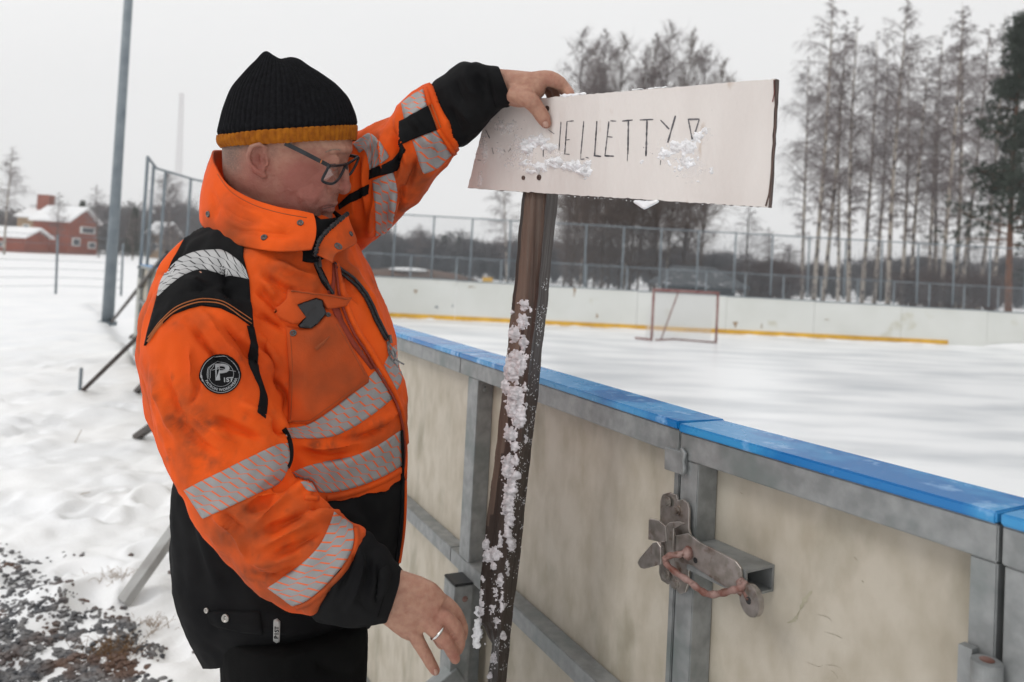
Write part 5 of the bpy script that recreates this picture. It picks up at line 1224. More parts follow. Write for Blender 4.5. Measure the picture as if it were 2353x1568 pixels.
at2 = t.nodes.new('ShaderNodeAttribute'); at2.attribute_name = 'grime'; mx2 = t.nodes.new('ShaderNodeMix'); mx2.data_type = 'RGBA'; t.links.new(at2.outputs['Fac'], mx2.inputs[0]); t.links.new(src, mx2.inputs[6]); mx2.inputs[7].default_value = (.085, .035, .018, 1); t.links.new(mx2.outputs[2], bs.inputs['Base Color'])
jacket = obj('jacket', jme, MO, man); JB = bvh_of([jme])
# black lower half of the jacket
def softloft(name, rings, nr, seg, mat, wr, seed, namp, parent, pexp=2., fine=.0006):
    V, F = loft2(rings, nr, seg, pexp); me = mkmesh(name, V, F, True); bm = bmesh.new(); bm.from_mesh(me); bmesh.ops.recalc_face_normals(bm, faces=bm.faces); bm.to_mesh(me); bm.free()
    folds(me, wr, seed, namp, fine=fine); return obj(name, me, mat, parent), bvh_of([me]), me
sk_o, SKB, sk_me = softloft('jacket_skirt', skirt, 130, 150, MBK, [(-6, 12, [(705, 1190), (760, 1230), (800, 1290)]), (5, 14, [(760, 1160), (820, 1190), (870, 1230)]), (-5, 12, [(820, 1140), (850, 1200), (860, 1260)]), (-4, 12, [(430, 1150), (450, 1250), (470, 1330)]), (5, 13, [(450, 1180), (480, 1290), (520, 1380)]), (-5, 12, [(560, 1360), (650, 1400), (760, 1420)]), (4, 12, [(520, 1420), (640, 1450), (760, 1450)]), (-4, 10, [(700, 1440), (780, 1430), (840, 1400)]), (-3, 10, [(480, 1400), (500, 1460)])], 11, .0022, jacket)
nc_o, NCB, nc_me = softloft('cuff', ncf, 60, 110, MBK, [(-10, 7, [(800, 1240), (806, 1290), (790, 1340), (770, 1380)]), (9, 8, [(822, 1250), (830, 1300), (818, 1360), (800, 1400)]), (-8, 7, [(846, 1270), (850, 1310), (842, 1360)]), (-6, 6, [(868, 1290), (872, 1340), (862, 1400)]), (7, 8, [(780, 1240), (784, 1290), (765, 1345)]), (-5, 7, [(824, 1380), (850, 1400)])], 12, .0026, jacket)
fc_o, FCB, fc_me = softloft('cuff', fcf, 60, 110, MBK, [(-9, 7, [(1042, 180), (1050, 215), (1070, 240)]), (8, 8, [(1064, 160), (1080, 200), (1100, 230)]), (-10, 7, [(1086, 160), (1098, 190), (1108, 215)]), (7, 7, [(1050, 240), (1075, 270), (1090, 300)]), (-7, 7, [(1030, 240), (1050, 290), (1070, 320)]), (-7, 6, [(1106, 170), (1112, 210), (1118, 240)]), (6, 8, [(1095, 250), (1110, 270)]), (-5, 5, [(1124, 165), (1128, 200), (1134, 240)])], 14, .0030, jacket)
# trousers and boots
leg = MB()
for dy, dd in ((0, -.09), (1, .09)):
    leg.add(*loft2([hr(520, 842, 1430, TD+dd, .10), hr(516, 842, 1560, TD+dd, .10), hr(530, 815, 1900, TD+dd, .085), hr(560, 790, 2200, TD+dd, .075), hr(580, 770, 2520, TD+dd, .07)], 40, 40))
tme = remesh(leg, .006, 3); folds(tme, [(-5, 14, [(700, 1500), (760, 1540), (830, 1560)])], 5, .003); tme.polygons.foreach_set('use_smooth', [True]*len(tme.polygons)); obj('trousers', tme, MTR, man)
for dd in (-.09, .09):
    mb = MB(); mb.capsule([U(620., 2480., TD+dd), U(635., 2560., TD+dd)], [.055, .055]); mb.capsule([U(640., 2575., TD+dd), U(720., 2585., TD+dd), U(830., 2590., TD+dd)], [.045, .045, .040])
    bme = remesh(mb, .006, 3); bme.polygons.foreach_set('use_smooth', [True]*len(bme.polygons)); obj('boot', bme, MBK, man)

# ------------------------------------------------------------------ body: head, neck, arms and hands as one skin
HD = 1.335
head = [hr(590, 735, 180, HD, .045), hr(545, 775, 225, HD, .066), hr(526, 797, 270, HD, .074), hr(519, 806, 310, HD, .076), hr(517, 807, 340, HD, .075), hr(517, 796, 368, HD, .073), hr(518, 789, 392, HD, .071), hr(522, 781, 415, HD, .068), hr(532, 777, 438, HD, .064), hr(548, 774, 455, HD, .060), hr(565, 768, 472, HD, .056), hr(590, 761, 488, HD, .050), hr(615, 751, 503, HD, .043), hr(640, 735, 518, HD, .032)]
mb = MB(); mb.add(*loft2(head, 90, 72, 2.25))
P = lambda x, y, o_: U(float(x), float(y), HD+o_)
mb.add(*loft2([hr(522, 650, 380, HD+.005, .055), hr(528, 680, 440, HD+.005, .058), hr(540, 705, 500, HD+.01, .060), hr(545, 720, 560, HD+.015, .066), hr(500, 760, 640, HD+.03, .11)], 40, 48))
mb.capsule([P(789, 362, 0), P(790, 385, 0), P(790, 408, 0), P(790, 428, 0)], [.0065, .0080, .0095, .0105]); mb.ball(P(788.5, 429.5, -.003), .0138, 14)
mb.ball(P(773, 431, -.0145), (.0125, .0095, .0095), 12); mb.ball(P(773, 431, .0145), (.0125, .0095, .0095), 12)
mb.capsule([P(797, 343, -.004), P(785, 342, -.030), P(762, 346, -.048)], [.009, .008, .006]); mb.capsule([P(797, 343, .004), P(785, 342, .030), P(762, 346, .052)], [.010, .010, .008])
mb.capsule([P(768, 466, 0), P(760, 470, -.016), P(742, 478, -.029)], [.0065, .006, .0035]); mb.capsule([P(768, 466, 0), P(760, 470, .016), P(742, 478, .029)], [.0065, .006, .0035])
mb.capsule([P(761, 481, 0), P(754, 483, -.014), P(740, 483, -.026)], [.0068, .006, .0035]); mb.capsule([P(761, 481, 0), P(754, 483, .014), P(740, 483, .026)], [.0068, .006, .0035])
mb.ball(P(764, 373, -.040), .0128, 14); mb.ball(P(764, 373, .040), .0128, 14)
mb.ball(P(728, 408, -.027), (.040, .0270, .034), 18); mb.ball(P(735, 500, 0), (.022, .022, .018), 14)
mb.ball(P(690, 446, -.026), (.054, .0335, .046), 18)
# ears
for sg in (-1, 1):
    mb.ball(P(594, 366, sg*.074), (.0165, .007, .025), 16); mb.capsule([P(612, 340, sg*.076), P(596, 332, sg*.084), P(578, 338, sg*.087), P(571, 358, sg*.087), P(576, 378, sg*.085), P(590, 393, sg*.081), P(606, 404, sg*.074)], [.0035, .0040, .0045, .0045, .0042, .0048, .0055], 10)
    mb.ball(P(612, 376, sg*.077), (.0045, .004, .006), 10)
# torso and arms under the clothes
mb.add(*loft2([hr(520, 740, 560, TD, .08), hr(420, 800, 640, TD, .15), hr(380, 860, 800, TD, .15), hr(400, 880, 1000, TD, .14), hr(440, 860, 1250, TD, .14), hr(500, 830, 1400, TD, .12)], 40, 40))
def Pt(x, y, d): return U(float(x), float(y), float(d))
mb.capsule([Pt(480, 690, 1.24), Pt(490, 850, 1.21), Pt(545, 1080, 1.17), Pt(640, 1225, 1.145), Pt(760, 1300, 1.13), Pt(870, 1352, 1.13)], [.06, .052, .045, .043, .036, .028])
mb.capsule([Pt(780, 470, 1.49), Pt(900, 385, 1.43), Pt(1010, 280, 1.38), Pt(1090, 222, 1.34), Pt(1150, 200, 1.305)], [.055, .05, .038, .027, .024])
# right hand: hangs open, back of the hand towards the camera
mb.add(*loft2([(868, 1355, -26, 58, 1.132, .024), (900, 1370, -24, 57, 1.138, .023), (935, 1388, -30, 62, 1.142, .021), (965, 1405, -36, 62, 1.146, .019), (990, 1422, -36, 52, 1.15, .016)], 26, 28, 2.3))
RH = [([(940, 1425, 1.142), (955, 1462, 1.138), (976, 1500, 1.136), (992, 1528, 1.141), (1000, 1541, 1.146)], [.0125, .0105, .0090, .0082, .0072]),
      ([(960, 1415, 1.142), (996, 1445, 1.136), (1024, 1474, 1.136), (1040, 1500, 1.146), (1046, 1514, 1.152)], [.0125, .0108, .0098, .0088, .0076]),
      ([(965, 1395, 1.148), (1010, 1412, 1.146), (1045, 1440, 1.148), (1056, 1474, 1.158), (1052, 1494, 1.164)], [.0130, .0112, .0102, .0090, .0078]),
      ([(960, 1375, 1.158), (1005, 1376, 1.160), (1042, 1403, 1.166), (1062, 1440, 1.176), (1062, 1464, 1.182)], [.0120, .0110, .0100, .0088, .0076]),
      ([(930, 1400, 1.165), (965, 1420, 1.19), (1000, 1452, 1.20), (1015, 1478, 1.195)], [.0145, .0120, .0105, .0090])]
for p_, r_ in RH: mb.capsule([Pt(*q) for q in catmull(p_, 14)], np.interp(np.linspace(0, 1, 14), np.linspace(0, 1, len(r_)), r_), 14)
# left hand: thumb in front of the board, fingers over its top edge
mb.add(*loft2([(1140, 198, 16, 40, 1.308, .028), (1165, 202, 12, 42, 1.304, .026), (1195, 205, 6, 42, 1.30, .028), (1225, 203, 2, 36, 1.30, .032), (1252, 192, 0, 24, 1.305, .034)], 26, 28, 2.2))
dth = dS(1250, 270)
LH = [([(1185, 215, 1.285), (1214, 228, dth-.020), (1233, 248, dth-.0155), (1248, 271, dth-.0135), (1254, 283, dth-.0125)], [.0180, .0150, .0125, .0118, .0095]),
      ([(1215, 188, 1.285), (1258, 181, 1.280), (1284, 190, 1.278), (1300, 205, 1.285), (1310, 216, dS(1306, 216)+.012)], [.0155, .0135, .0115, .0095, .0080]),
      ([(1220, 190, 1.305), (1264, 183, 1.302), (1290, 196, 1.305), (1300, 216, 1.306), (1300, 250, 1.306)], [.0150, .0130, .0110, .0095, .0085]),
      ([(1215, 192, 1.325), (1255, 188, 1.325), (1278, 202, 1.328), (1284, 225, 1.328), (1284, 255, 1.326)], [.0140, .0125, .0105, .0092, .0080]),
      ([(1210, 196, 1.345), (1243, 195, 1.345), (1262, 208, 1.346), (1268, 228, 1.344), (1268, 250, 1.342)], [.0130, .0115, .0095, .0085, .0072])]
for p_, r_ in LH: mb.capsule([Pt(*q) for q in catmull(p_, 14)], np.interp(np.linspace(0, 1, 14), np.linspace(0, 1, len(r_)), r_), 14)
bme = remesh(mb, .0019, 4)
FACE = [(-2.0, 5, [(744, 371), (757, 376), (772, 375)]), (1.2, 5, [(742, 381), (757, 387), (775, 385)]), (-1.6, 7, [(742, 392), (760, 397), (780, 393)]), (1.2, 7, [(745, 358), (765, 356), (780, 358)]), (-1.4, 6, [(752, 364), (768, 365)]),
        (-4.0, 4.0, [(757, 418), (753, 432), (758, 443)]), (-3.0, 3.5, [(777, 441), (786, 443)]), (-2.6, 7, [(750, 446), (738, 458), (730, 472), (730, 484)]), (1.5, 8, [(738, 442), (726, 458), (718, 475)]), (-4.5, 3.2, [(739, 481), (752, 477), (764, 475), (772, 473)]), (-1.5, 5, [(733, 484), (738, 492)]),
        (-2.0, 9, [(668, 440), (682, 462), (694, 486)]), (1.2, 7, [(684, 440), (698, 465)]), (-1.4, 10, [(636, 415), (650, 440), (660, 470)]), (-1.2, 3, [(742, 386), (752, 392), (764, 395)]), (-1.0, 2.5, [(735, 380), (728, 376), (722, 378)]), (-1.0, 2.5, [(734, 385), (726, 386)]), (-7.5, 6.5, [(594, 350), (591, 364), (598, 380)]), (-6.5, 4.5, [(604, 360), (607, 374)]), (-2.0, 3.5, [(581, 348), (579, 366), (586, 382)]), (-1.2, 5, [(618, 398), (628, 412)]), (-1.2, 5, [(730, 340), (745, 336)]), (-1.5, 10, [(625, 350), (680, 360)])]
HND = [(-.9, 2, [(1046, 1430), (1058, 1424)]), (1.2, 5, [(1010, 1440), (1016, 1446)]), (1.2, 5, [(1026, 1410), (1034, 1418)]), (1., 5, [(968, 1470), (974, 1478)]), (-1.2, 4, [(955, 1440), (985, 1450)]), (-.6, 1.6, [(1014, 1470), (1026, 1464)]), (-.6, 1.6, [(1034, 1490), (1046, 1486)]), (-.6, 1.6, [(980, 1512), (994, 1506)]), (-.8, 3, [(1205, 190), (1240, 196)]), (-.7, 2, [(1186, 232), (1204, 252)]), (-1.4, 3.5, [(1011, 1425), (995, 1415)]), (-1.3, 4, [(1002, 1441), (985, 1428)]), (1.3, 5, [(930, 1350), (970, 1370), (1005, 1385)]), (1.0, 5, [(925, 1375), (965, 1400), (1000, 1430)]), (-1., 5, [(930, 1362), (975, 1388)]), (-.7, 2, [(1020, 1464), (1032, 1457)]), (-.7, 2, [(968, 1496), (984, 1487)]), (-.7, 2, [(1043, 1437), (1054, 1430)]), (-.5, 2, [(1024, 1470), (1036, 1463)]),
       (-1.0, 2.0, [(1243, 278), (1248, 281), (1256, 276)]), (.8, 3, [(1252, 284), (1254, 290)]), (-.8, 2, [(1228, 250), (1236, 243)]), (-.8, 2, [(1232, 256), (1241, 248)]), (-1.6, 4, [(1255, 200), (1262, 212)]), (-1.0, 3, [(1270, 190), (1276, 205)]), (-1.2, 5, [(1195, 215), (1218, 222)]), (-.8, 2.4, [(1182, 225), (1196, 234), (1202, 246)]), (-.8, 2.4, [(1190, 222), (1205, 230)]), (1, 4, [(1170, 175), (1215, 170)])]
brush(bme, FACE); brush(bme, HND)
V = getv(bme); N = getn(bme); setv(bme, V+N*(.00035*noisev(V, 70, 4, 3))[:, None])
bme.polygons.foreach_set('use_smooth', [True]*len(bme.polygons))
# complexion: ruddy cheeks, ears, nose and knuckles
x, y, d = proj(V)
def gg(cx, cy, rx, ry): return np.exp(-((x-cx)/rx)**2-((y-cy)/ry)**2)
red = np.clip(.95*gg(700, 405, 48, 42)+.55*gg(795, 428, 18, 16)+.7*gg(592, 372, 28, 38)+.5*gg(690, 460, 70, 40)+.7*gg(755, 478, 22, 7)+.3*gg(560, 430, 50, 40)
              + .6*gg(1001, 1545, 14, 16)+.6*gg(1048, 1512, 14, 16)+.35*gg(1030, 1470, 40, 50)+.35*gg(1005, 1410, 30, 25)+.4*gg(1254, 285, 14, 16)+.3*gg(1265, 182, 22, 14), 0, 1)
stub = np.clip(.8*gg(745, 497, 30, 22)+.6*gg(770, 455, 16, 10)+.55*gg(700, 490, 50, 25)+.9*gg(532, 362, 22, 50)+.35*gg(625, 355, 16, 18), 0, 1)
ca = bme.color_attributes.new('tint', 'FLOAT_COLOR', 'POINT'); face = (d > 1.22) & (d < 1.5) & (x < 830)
red = np.where(face & (y > 340), np.clip(red+.22+.22*np.clip((y-345)/60, 0, 1), 0, 1), red)  # whole face below the brow tinted darker: its backlit shade put into colour
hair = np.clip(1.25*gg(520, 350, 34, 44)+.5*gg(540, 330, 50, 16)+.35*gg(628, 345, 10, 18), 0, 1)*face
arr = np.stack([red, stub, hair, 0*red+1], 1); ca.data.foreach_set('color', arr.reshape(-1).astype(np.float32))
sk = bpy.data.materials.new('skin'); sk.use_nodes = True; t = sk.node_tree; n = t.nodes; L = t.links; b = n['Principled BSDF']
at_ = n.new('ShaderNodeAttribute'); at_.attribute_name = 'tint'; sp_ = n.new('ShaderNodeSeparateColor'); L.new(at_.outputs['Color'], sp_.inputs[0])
tc = n.new('ShaderNodeTexCoord'); nz = n.new('ShaderNodeTexNoise'); nz.inputs['Scale'].default_value = 95; nz.inputs['Detail'].default_value = 8; L.new(tc.outputs['Object'], nz.inputs['Vector'])
nz2 = n.new('ShaderNodeTexNoise'); nz2.inputs['Scale'].default_value = 900; L.new(tc.outputs['Object'], nz2.inputs['Vector'])
def mix(fac, a, b_, blend='MIX'):
    q = n.new('ShaderNodeMix'); q.data_type = 'RGBA'; q.blend_type = blend
    for s_, v in ((0, fac), (6, a), (7, b_)):
        if isinstance(v, (int, float)): q.inputs[s_].default_value = v
        elif isinstance(v, tuple): q.inputs[s_].default_value = (*v, 1)
        else: L.new(v, q.inputs[s_])
    return q.outputs[2]
rg = n.new('ShaderNodeMapRange'); rg.inputs[1].default_value = .35; rg.inputs[2].default_value = .65; L.new(nz.outputs[0], rg.inputs[0])
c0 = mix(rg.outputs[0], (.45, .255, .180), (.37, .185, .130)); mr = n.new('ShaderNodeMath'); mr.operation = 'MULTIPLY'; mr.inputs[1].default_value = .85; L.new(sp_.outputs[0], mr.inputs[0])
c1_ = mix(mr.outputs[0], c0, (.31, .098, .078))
r2_ = n.new('ShaderNodeMapRange'); r2_.inputs[1].default_value = .42; r2_.inputs[2].default_value = .62; L.new(nz2.outputs[0], r2_.inputs[0])
m2 = n.new('ShaderNodeMath'); m2.operation = 'MULTIPLY'; L.new(r2_.outputs[0], m2.inputs[0]); L.new(sp_.outputs[1], m2.inputs[1])
c2_ = mix(m2.outputs[0], c1_, (.13, .095, .08)); r4_ = n.new('ShaderNodeMapRange'); r4_.inputs[1].default_value = .30; r4_.inputs[2].default_value = .55; L.new(nz2.outputs[0], r4_.inputs[0])
m4 = n.new('ShaderNodeMath'); m4.operation = 'MULTIPLY'; L.new(r4_.outputs[0], m4.inputs[0]); L.new(sp_.outputs[2], m4.inputs[1])
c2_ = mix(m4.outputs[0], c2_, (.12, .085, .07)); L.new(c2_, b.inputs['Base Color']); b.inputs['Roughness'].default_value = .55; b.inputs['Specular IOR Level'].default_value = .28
b.inputs['Subsurface Weight'].default_value = .12; b.inputs['Subsurface Radius'].default_value = (1, .35, .2); b.inputs['Subsurface Scale'].default_value = .004
bp = n.new('ShaderNodeBump'); bp.inputs['Strength'].default_value = .6; bp.inputs['Distance'].default_value = .0016; nb = n.new('ShaderNodeTexNoise'); nb.inputs['Scale'].default_value = 300; nb.inputs['Detail'].default_value = 4
L.new(tc.outputs['Object'], nb.inputs['Vector']); L.new(nb.outputs[0], bp.inputs['Height']); L.new(bp.outputs[0], b.inputs['Normal'])
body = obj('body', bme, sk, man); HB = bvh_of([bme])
# hair below the hat, eyebrow, lashes
0 and patch('short_hair', [(514, 338), (548, 335), (556, 348), (550, 366), (543, 384), (534, 398), (524, 404), (514, 396)], HB, MHR, body, off=.0003, step=4, smoothb=True)
M['brow'] = pm('fair_eyebrow', (.20, .13, .10), (.30, .2, .15), 300, .8, bump=.5, bscale=500)
ribbon('eyebrow', [(748, 350), (766, 344), (784, 345)], 3.2, HB, M['brow'], body, off=.0003, step=3)
M['lash'] = pm('lash_line', (.07, .04, .035), rough=.7); ribbon('eyelash', [(746, 374), (757, 378), (771, 377)], 1.9, HB, M['lash'], body, off=.0005, step=3)
ribbon('mouth_line', [(740, 481), (753, 478), (764, 475.5), (771, 474)], 1.5, HB, M['lash'], body, off=.0003, step=3)
M['nail'] = pm('fingernail', (.50, .30, .235), rough=.35)
patch('fingernail', [(1247, 283), (1252, 279), (1258, 281), (1260, 289), (1257, 296), (1251, 296), (1248, 291)], HB, M['nail'], body, off=.0005, step=3, smoothb=True)
patch('fingernail', [(997, 1540), (1003, 1538), (1006, 1545), (1004, 1551), (999, 1551)], HB, M['nail'], body, off=.0004, step=3, smoothb=True)
# wedding ring
rc = np.array(Pt(1005, 1453.5, 1.1365)); rt = np.array(Pt(1024, 1474, 1.136))-np.array(Pt(996, 1445, 1.136)); u_, v_, w_ = frame_of(rt)
pts = [rc+(u_*math.cos(a)+v_*math.sin(a))*.0116 for a in np.linspace(0, 2*math.pi, 40)]
mb = MB(); mb.tube(pts, .0015+.0009*np.cos(np.linspace(0, 2*math.pi, 40)+.5)**2, 10, cap=False); tag(mb.build('ring', MSV, None, smooth=True), 'silver ring on the lowered right hand of the man', 'ring')

# ------------------------------------------------------------------ hat
hat = [hr(513, 816, 331, HD, .0835, -9, -13), hr(505, 818, 318, HD, .0855, -11, -14), hr(504, 818.5, 303, HD, .0865, -12, -14), hr(511, 815, 275, HD, .0865, -9, -10), hr(519, 806, 248, HD, .085, -5, -6), hr(533, 791, 218, HD, .081, -2), hr(554, 765, 190, HD, .073, 0), hr(576, 734, 166, HD, .061, 2), hr(590, 710, 151, HD, .048, 3), hr(600, 695, 141, HD, .033, 4), hr(614, 682, 137, HD, .016, 3)]
def knit(name, rings, nr, mat, parent, ribs=72, amp=.0022, seed=1):
    V, F = loft2(rings, nr, ribs*8, 2.1); seg = ribs*8; me = mkmesh(name, V, F, True); bm = bmesh.new(); bm.from_mesh(me); bmesh.ops.recalc_face_normals(bm, faces=bm.faces); bm.to_mesh(me); bm.free()
    N = getn(me); V = getv(me); j = np.arange(len(V)) % seg; k = np.arange(len(V))//seg/nr
    rib = (abs(np.cos(j/seg*math.pi*ribs))**.6-.5)*amp
    x, y, d = proj(V)
    upv = M3 @ np.array([0, 1., 0])
    V = V+N*(rib+.0014*noisev(V, (22, 22, 14), seed, 2)+.0002*np.sin(k*nr*2.6))[:, None]
    V = V+upv*((10*np.exp(-((x-611)/15)**2)+3.0*np.exp(-((x-680)/22)**2)-4*np.exp(-((x-645)/11)**2))*np.exp(-((y-134)/24)**2)/FPX*HD)[:, None]
    setv(me, V); return obj(name, me, mat, parent)
A_ = np.array(hat, float); full = catmull(A_, 201)
hat_o = knit('beanie', [tuple(r*np.array([1, 1, .975, 1, 1, .97, 1])) if i_ < 3 else tuple(r) for i_, r in enumerate(full[30::6])]+[tuple(full[-1])], 150, MKN, man); knit('beanie_stripe', [tuple(r) for r in full[0:44:6]], 30, MMU, hat_o, amp=.0016, seed=2)

# ------------------------------------------------------------------ spectacles: a thing worn, kept as part of the person
gl_o = thing('glasses', 'dark framed rectangular glasses on the face of the man', 'glasses', P(780, 390, 0))
def Pg(x, y, o_): return U(float(x), float(y), HD+o_)
tq = catmull([Pg(655, 330, -.081), Pg(690, 347, -.084), Pg(725, 365, -.086), Pg(752, 379, -.087), Pg(760, 384, -.085)], 24); upg = M3@np.array([.45, .9, 0.]); Vt = []
for i_, q_ in enumerate(tq):
    hw_ = .0040-.0006*i_/23
    for a_, b_ in ((-1, -.9), (1, -.9), (1, .9), (-1, .9)): Vt.append(q_+upg*hw_*b_+FW*.0011*a_)
tf = [(i*4+j, i*4+(j+1) % 4, i*4+4+(j+1) % 4, i*4+4+j) for i in range(23) for j in range(4)]+[(0, 3, 2, 1), (92, 93, 94, 95)]
bevel(MB().add(Vt, tf).build('temple', MFR, gl_o), .0005)
MB().tube(catmull([Pg(657, 329, .080), Pg(725, 345, .078), Pg(790, 355, .050), Pg(821, 361, .022)], 16), .003, 8).build('temple', MFR, gl_o, smooth=True)
n1 = [Pg(757, 382.5, -.085), Pg(775, 381, -.058), Pg(793, 379.5, -.028), Pg(790, 389, -.031), Pg(785, 400, -.039), Pg(779.5, 410, -.048), Pg(773, 417, -.060), Pg(764, 422.5, -.070), Pg(754, 422, -.077), Pg(746, 419.5, -.082), Pg(740.5, 414.5, -.086), Pg(744, 405, -.086), Pg(751, 392, -.086)]
n2 = [Pg(797, 379, -.006), Pg(810, 370, .006), Pg(823, 362, .020), Pg(820, 374, .020), Pg(814, 386, .018), Pg(808, 396, .014), Pg(802, 402, .008), Pg(797, 401, .002), Pg(796, 391, -.003)]
lens = bpy.data.materials.new('lens_glass'); lens.use_nodes = True; t = lens.node_tree; n = t.nodes; L = t.links
tr = n.new('ShaderNodeBsdfTransparent'); tr.inputs[0].default_value = (.90, .92, .92, 1); gs = n.new('ShaderNodeBsdfGlossy'); gs.inputs['Roughness'].default_value = .03; mx = n.new('ShaderNodeMixShader'); fr = n.new('ShaderNodeValue'); fr.outputs[0].default_value = .16
L.new(fr.outputs[0], mx.inputs[0]); L.new(tr.outputs[0], mx.inputs[1]); L.new(gs.outputs[0], mx.inputs[2]); L.new(mx.outputs[0], n['Material Output'].inputs['Surface'])
for q in (n1, n2):
    q = catmull(q, 60, True); MB().tube(np.concatenate([q, q[:2]]), .0023, 8, cap=False).build('rim', MFR, gl_o, smooth=True)
    c_ = q.mean(0); mb = MB(); mb.add([c_]+list(q), [(0, 1+i, 1+(i+1) % 60) for i in range(60)]); mb.build('lens', lens, gl_o)
MB().tube(catmull([Pg(792, 379.5, -.028), Pg(795, 377, -.016), Pg(798, 378.5, -.006)], 10), .0022, 8).build('bridge', MFR, gl_o, smooth=True)
mb = MB(); mb.box(Pg(738, 371.5, -.0882), .0008*(M3@np.array([1, -.55, 0.])), .0008*FW, .0028*(M3@np.array([.4, 1, 0.]))); mb.build('hinge', MST, gl_o)

# ------------------------------------------------------------------ collar
def sheet(name, top, bot, mat, parent, nu=70, nv=18, bulge=.006, th=.0035, seed=1, side=1):
    T_ = catmull(np.array([U(*map(float, p)) for p in top]), nu); B_ = catmull(np.array([U(*map(float, p)) for p in bot]), nu)
    V = []
    cen = (T_.mean(0)+B_.mean(0))/2
    for i in range(nu):
        for j in range(nv):
            f = j/(nv-1); p = T_[i]*(1-f)+B_[i]*f; o_ = p-cen; o_[2] = 0; o_ /= np.linalg.norm(o_)+1e-6
            V.append(p+o_*bulge*math.sin(math.pi*f))
    V = np.array(V); V = V+(FW*-1)*(.0022*noisev(V, 16, seed, 3)+.0014*noisev(V, 38, seed+2, 2))[:, None]
    F = [(i*nv+j, (i+1)*nv+j, (i+1)*nv+j+1, i*nv+j+1) for i in range(nu-1) for j in range(nv-1)]
    me = evalmods(mkmesh(name, V, F), [('SOLIDIFY', dict(thickness=th, offset=0))]); me.polygons.foreach_set('use_smooth', [True]*len(me.polygons))
    return obj(name, me, mat, parent), bvh_of([me])
co, CB = sheet('collar', [(600, 372, 1.46), (540, 352, 1.45), (505, 346, 1.41), (489, 352, 1.36), (496, 382, 1.30), (524, 424, 1.262), (575, 456, 1.245), (640, 477, 1.236), (690, 486, 1.238), (719, 493, 1.245)],
               [(620, 500, 1.52), (560, 500, 1.52), (500, 496, 1.49), (464, 498, 1.40), (468, 520, 1.31), (510, 548, 1.25), (560, 566, 1.222), (620, 577, 1.208), (670, 578, 1.206), (716, 574, 1.212)], MO, jacket, nu=110, nv=30, bulge=.009, seed=4)
brush(co.data, [(-6, 8, [(500, 470), (540, 500), (600, 520)]), (6, 9, [(520, 450), (570, 485), (640, 500)]), (-5.5, 7, [(560, 530), (620, 540), (690, 540)]), (5, 8, [(600, 505), (660, 528)]), (-5, 7, [(480, 430), (495, 470), (490, 510)]), (-4, 6, [(520, 520), (560, 535), (590, 530)])])
CB = bvh_of([co.data])
sheet('inner_collar', [(560, 430, 1.42), (530, 400, 1.39), (522, 400, 1.35), (540, 440, 1.295), (600, 478, 1.27), (680, 497, 1.262), (730, 505, 1.268), (772, 500, 1.30), (785, 498, 1.36), (760, 480, 1.42)],
      [(560, 540, 1.45), (520, 520, 1.43), (505, 525, 1.36), (540, 560, 1.28), (600, 590, 1.25), (680, 600, 1.24), (735, 600, 1.245), (772, 560, 1.31), (782, 552, 1.38), (790, 560, 1.44)], MBK, jacket, nu=80, nv=14, bulge=.002, seed=8)
ribbon('stitching', [(500, 400), (530, 440), (580, 470), (640, 489), (705, 501)], 1.2, CB, MSD, co, off=.0006)
for (x_, y_) in [(478.5, 492.6), (690, 512.7), (607, 546)]: snap(x_, y_, .0052, CB, [MMT], co)
# lapel folded open at the far side
lap, LB = sheet('lapel', [(797, 492, 1.300), (772, 514, 1.262), (748, 537, 1.236), (733, 560, 1.222), (727, 585, 1.216)],
                [(809, 528, 1.308), (818, 558, 1.290), (796, 572, 1.250), (772, 584, 1.226), (764, 604, 1.210)], MO, jacket, nu=40, nv=24, bulge=-.002, th=.003, seed=3)
snap(777, 566.6, .0068, LB, [MMT], lap); snap(806, 538, .0045, LB, [MMT], lap)
MB().tube(catmull([U(799., 491., 1.298), U(773., 512., 1.259), U(748., 535., 1.232), U(732., 558., 1.217), U(724., 590., 1.208)], 60), .0030+.0011*np.sign(np.sin(np.arange(60)*1.9)), 8).build('zip', MZP, lap, smooth=True)

# ------------------------------------------------------------------ pieces sewn on
AB = bvh_of([jme])
def strip(*a, **k): return ribbon(*a, **k)
yoke = patch('shoulder_panel', [(465, 500), (510, 532), (561, 558), (559, 590), (573, 643), (580, 753), (544, 727), (507, 709), (463, 703), (434, 710), (397, 724), (361, 756), (335, 795), (342, 764), (364, 679), (397, 602), (434, 536)], AB, MBK, jacket, off=.0030, step=3.6)
band('reflective_tape', [(364, 680), (375, 643), (401, 607), (434, 587), (470, 578), (514, 578), (551, 602), (567, 622)], [(366, 683), (383, 667), (412, 643), (441, 628), (470, 621), (507, 632), (544, 637), (573, 643)], AB, MRB, jacket, off=.0032, step=3.8)
ribbon('stitching', [(341, 788), (368, 750), (404, 718), (445, 701), (478, 697.5), (514, 704), (551, 729), (578, 747)], 1.3, AB, MST, yoke, off=.0046)
ribbon('stitching', [(343, 779), (370, 743), (404, 711), (445, 694), (478, 690), (514, 697), (551, 720), (578, 738)], 1.1, AB, MST, yoke, off=.0046)
band('piping', [(567, 749), (575, 789), (570, 830), (584, 866), (597, 899), (591, 947)], [(582, 752), (593, 807), (593, 848), (606, 892), (613, 918), (611, 961)], AB, MBK, jacket, off=.0020, step=5)
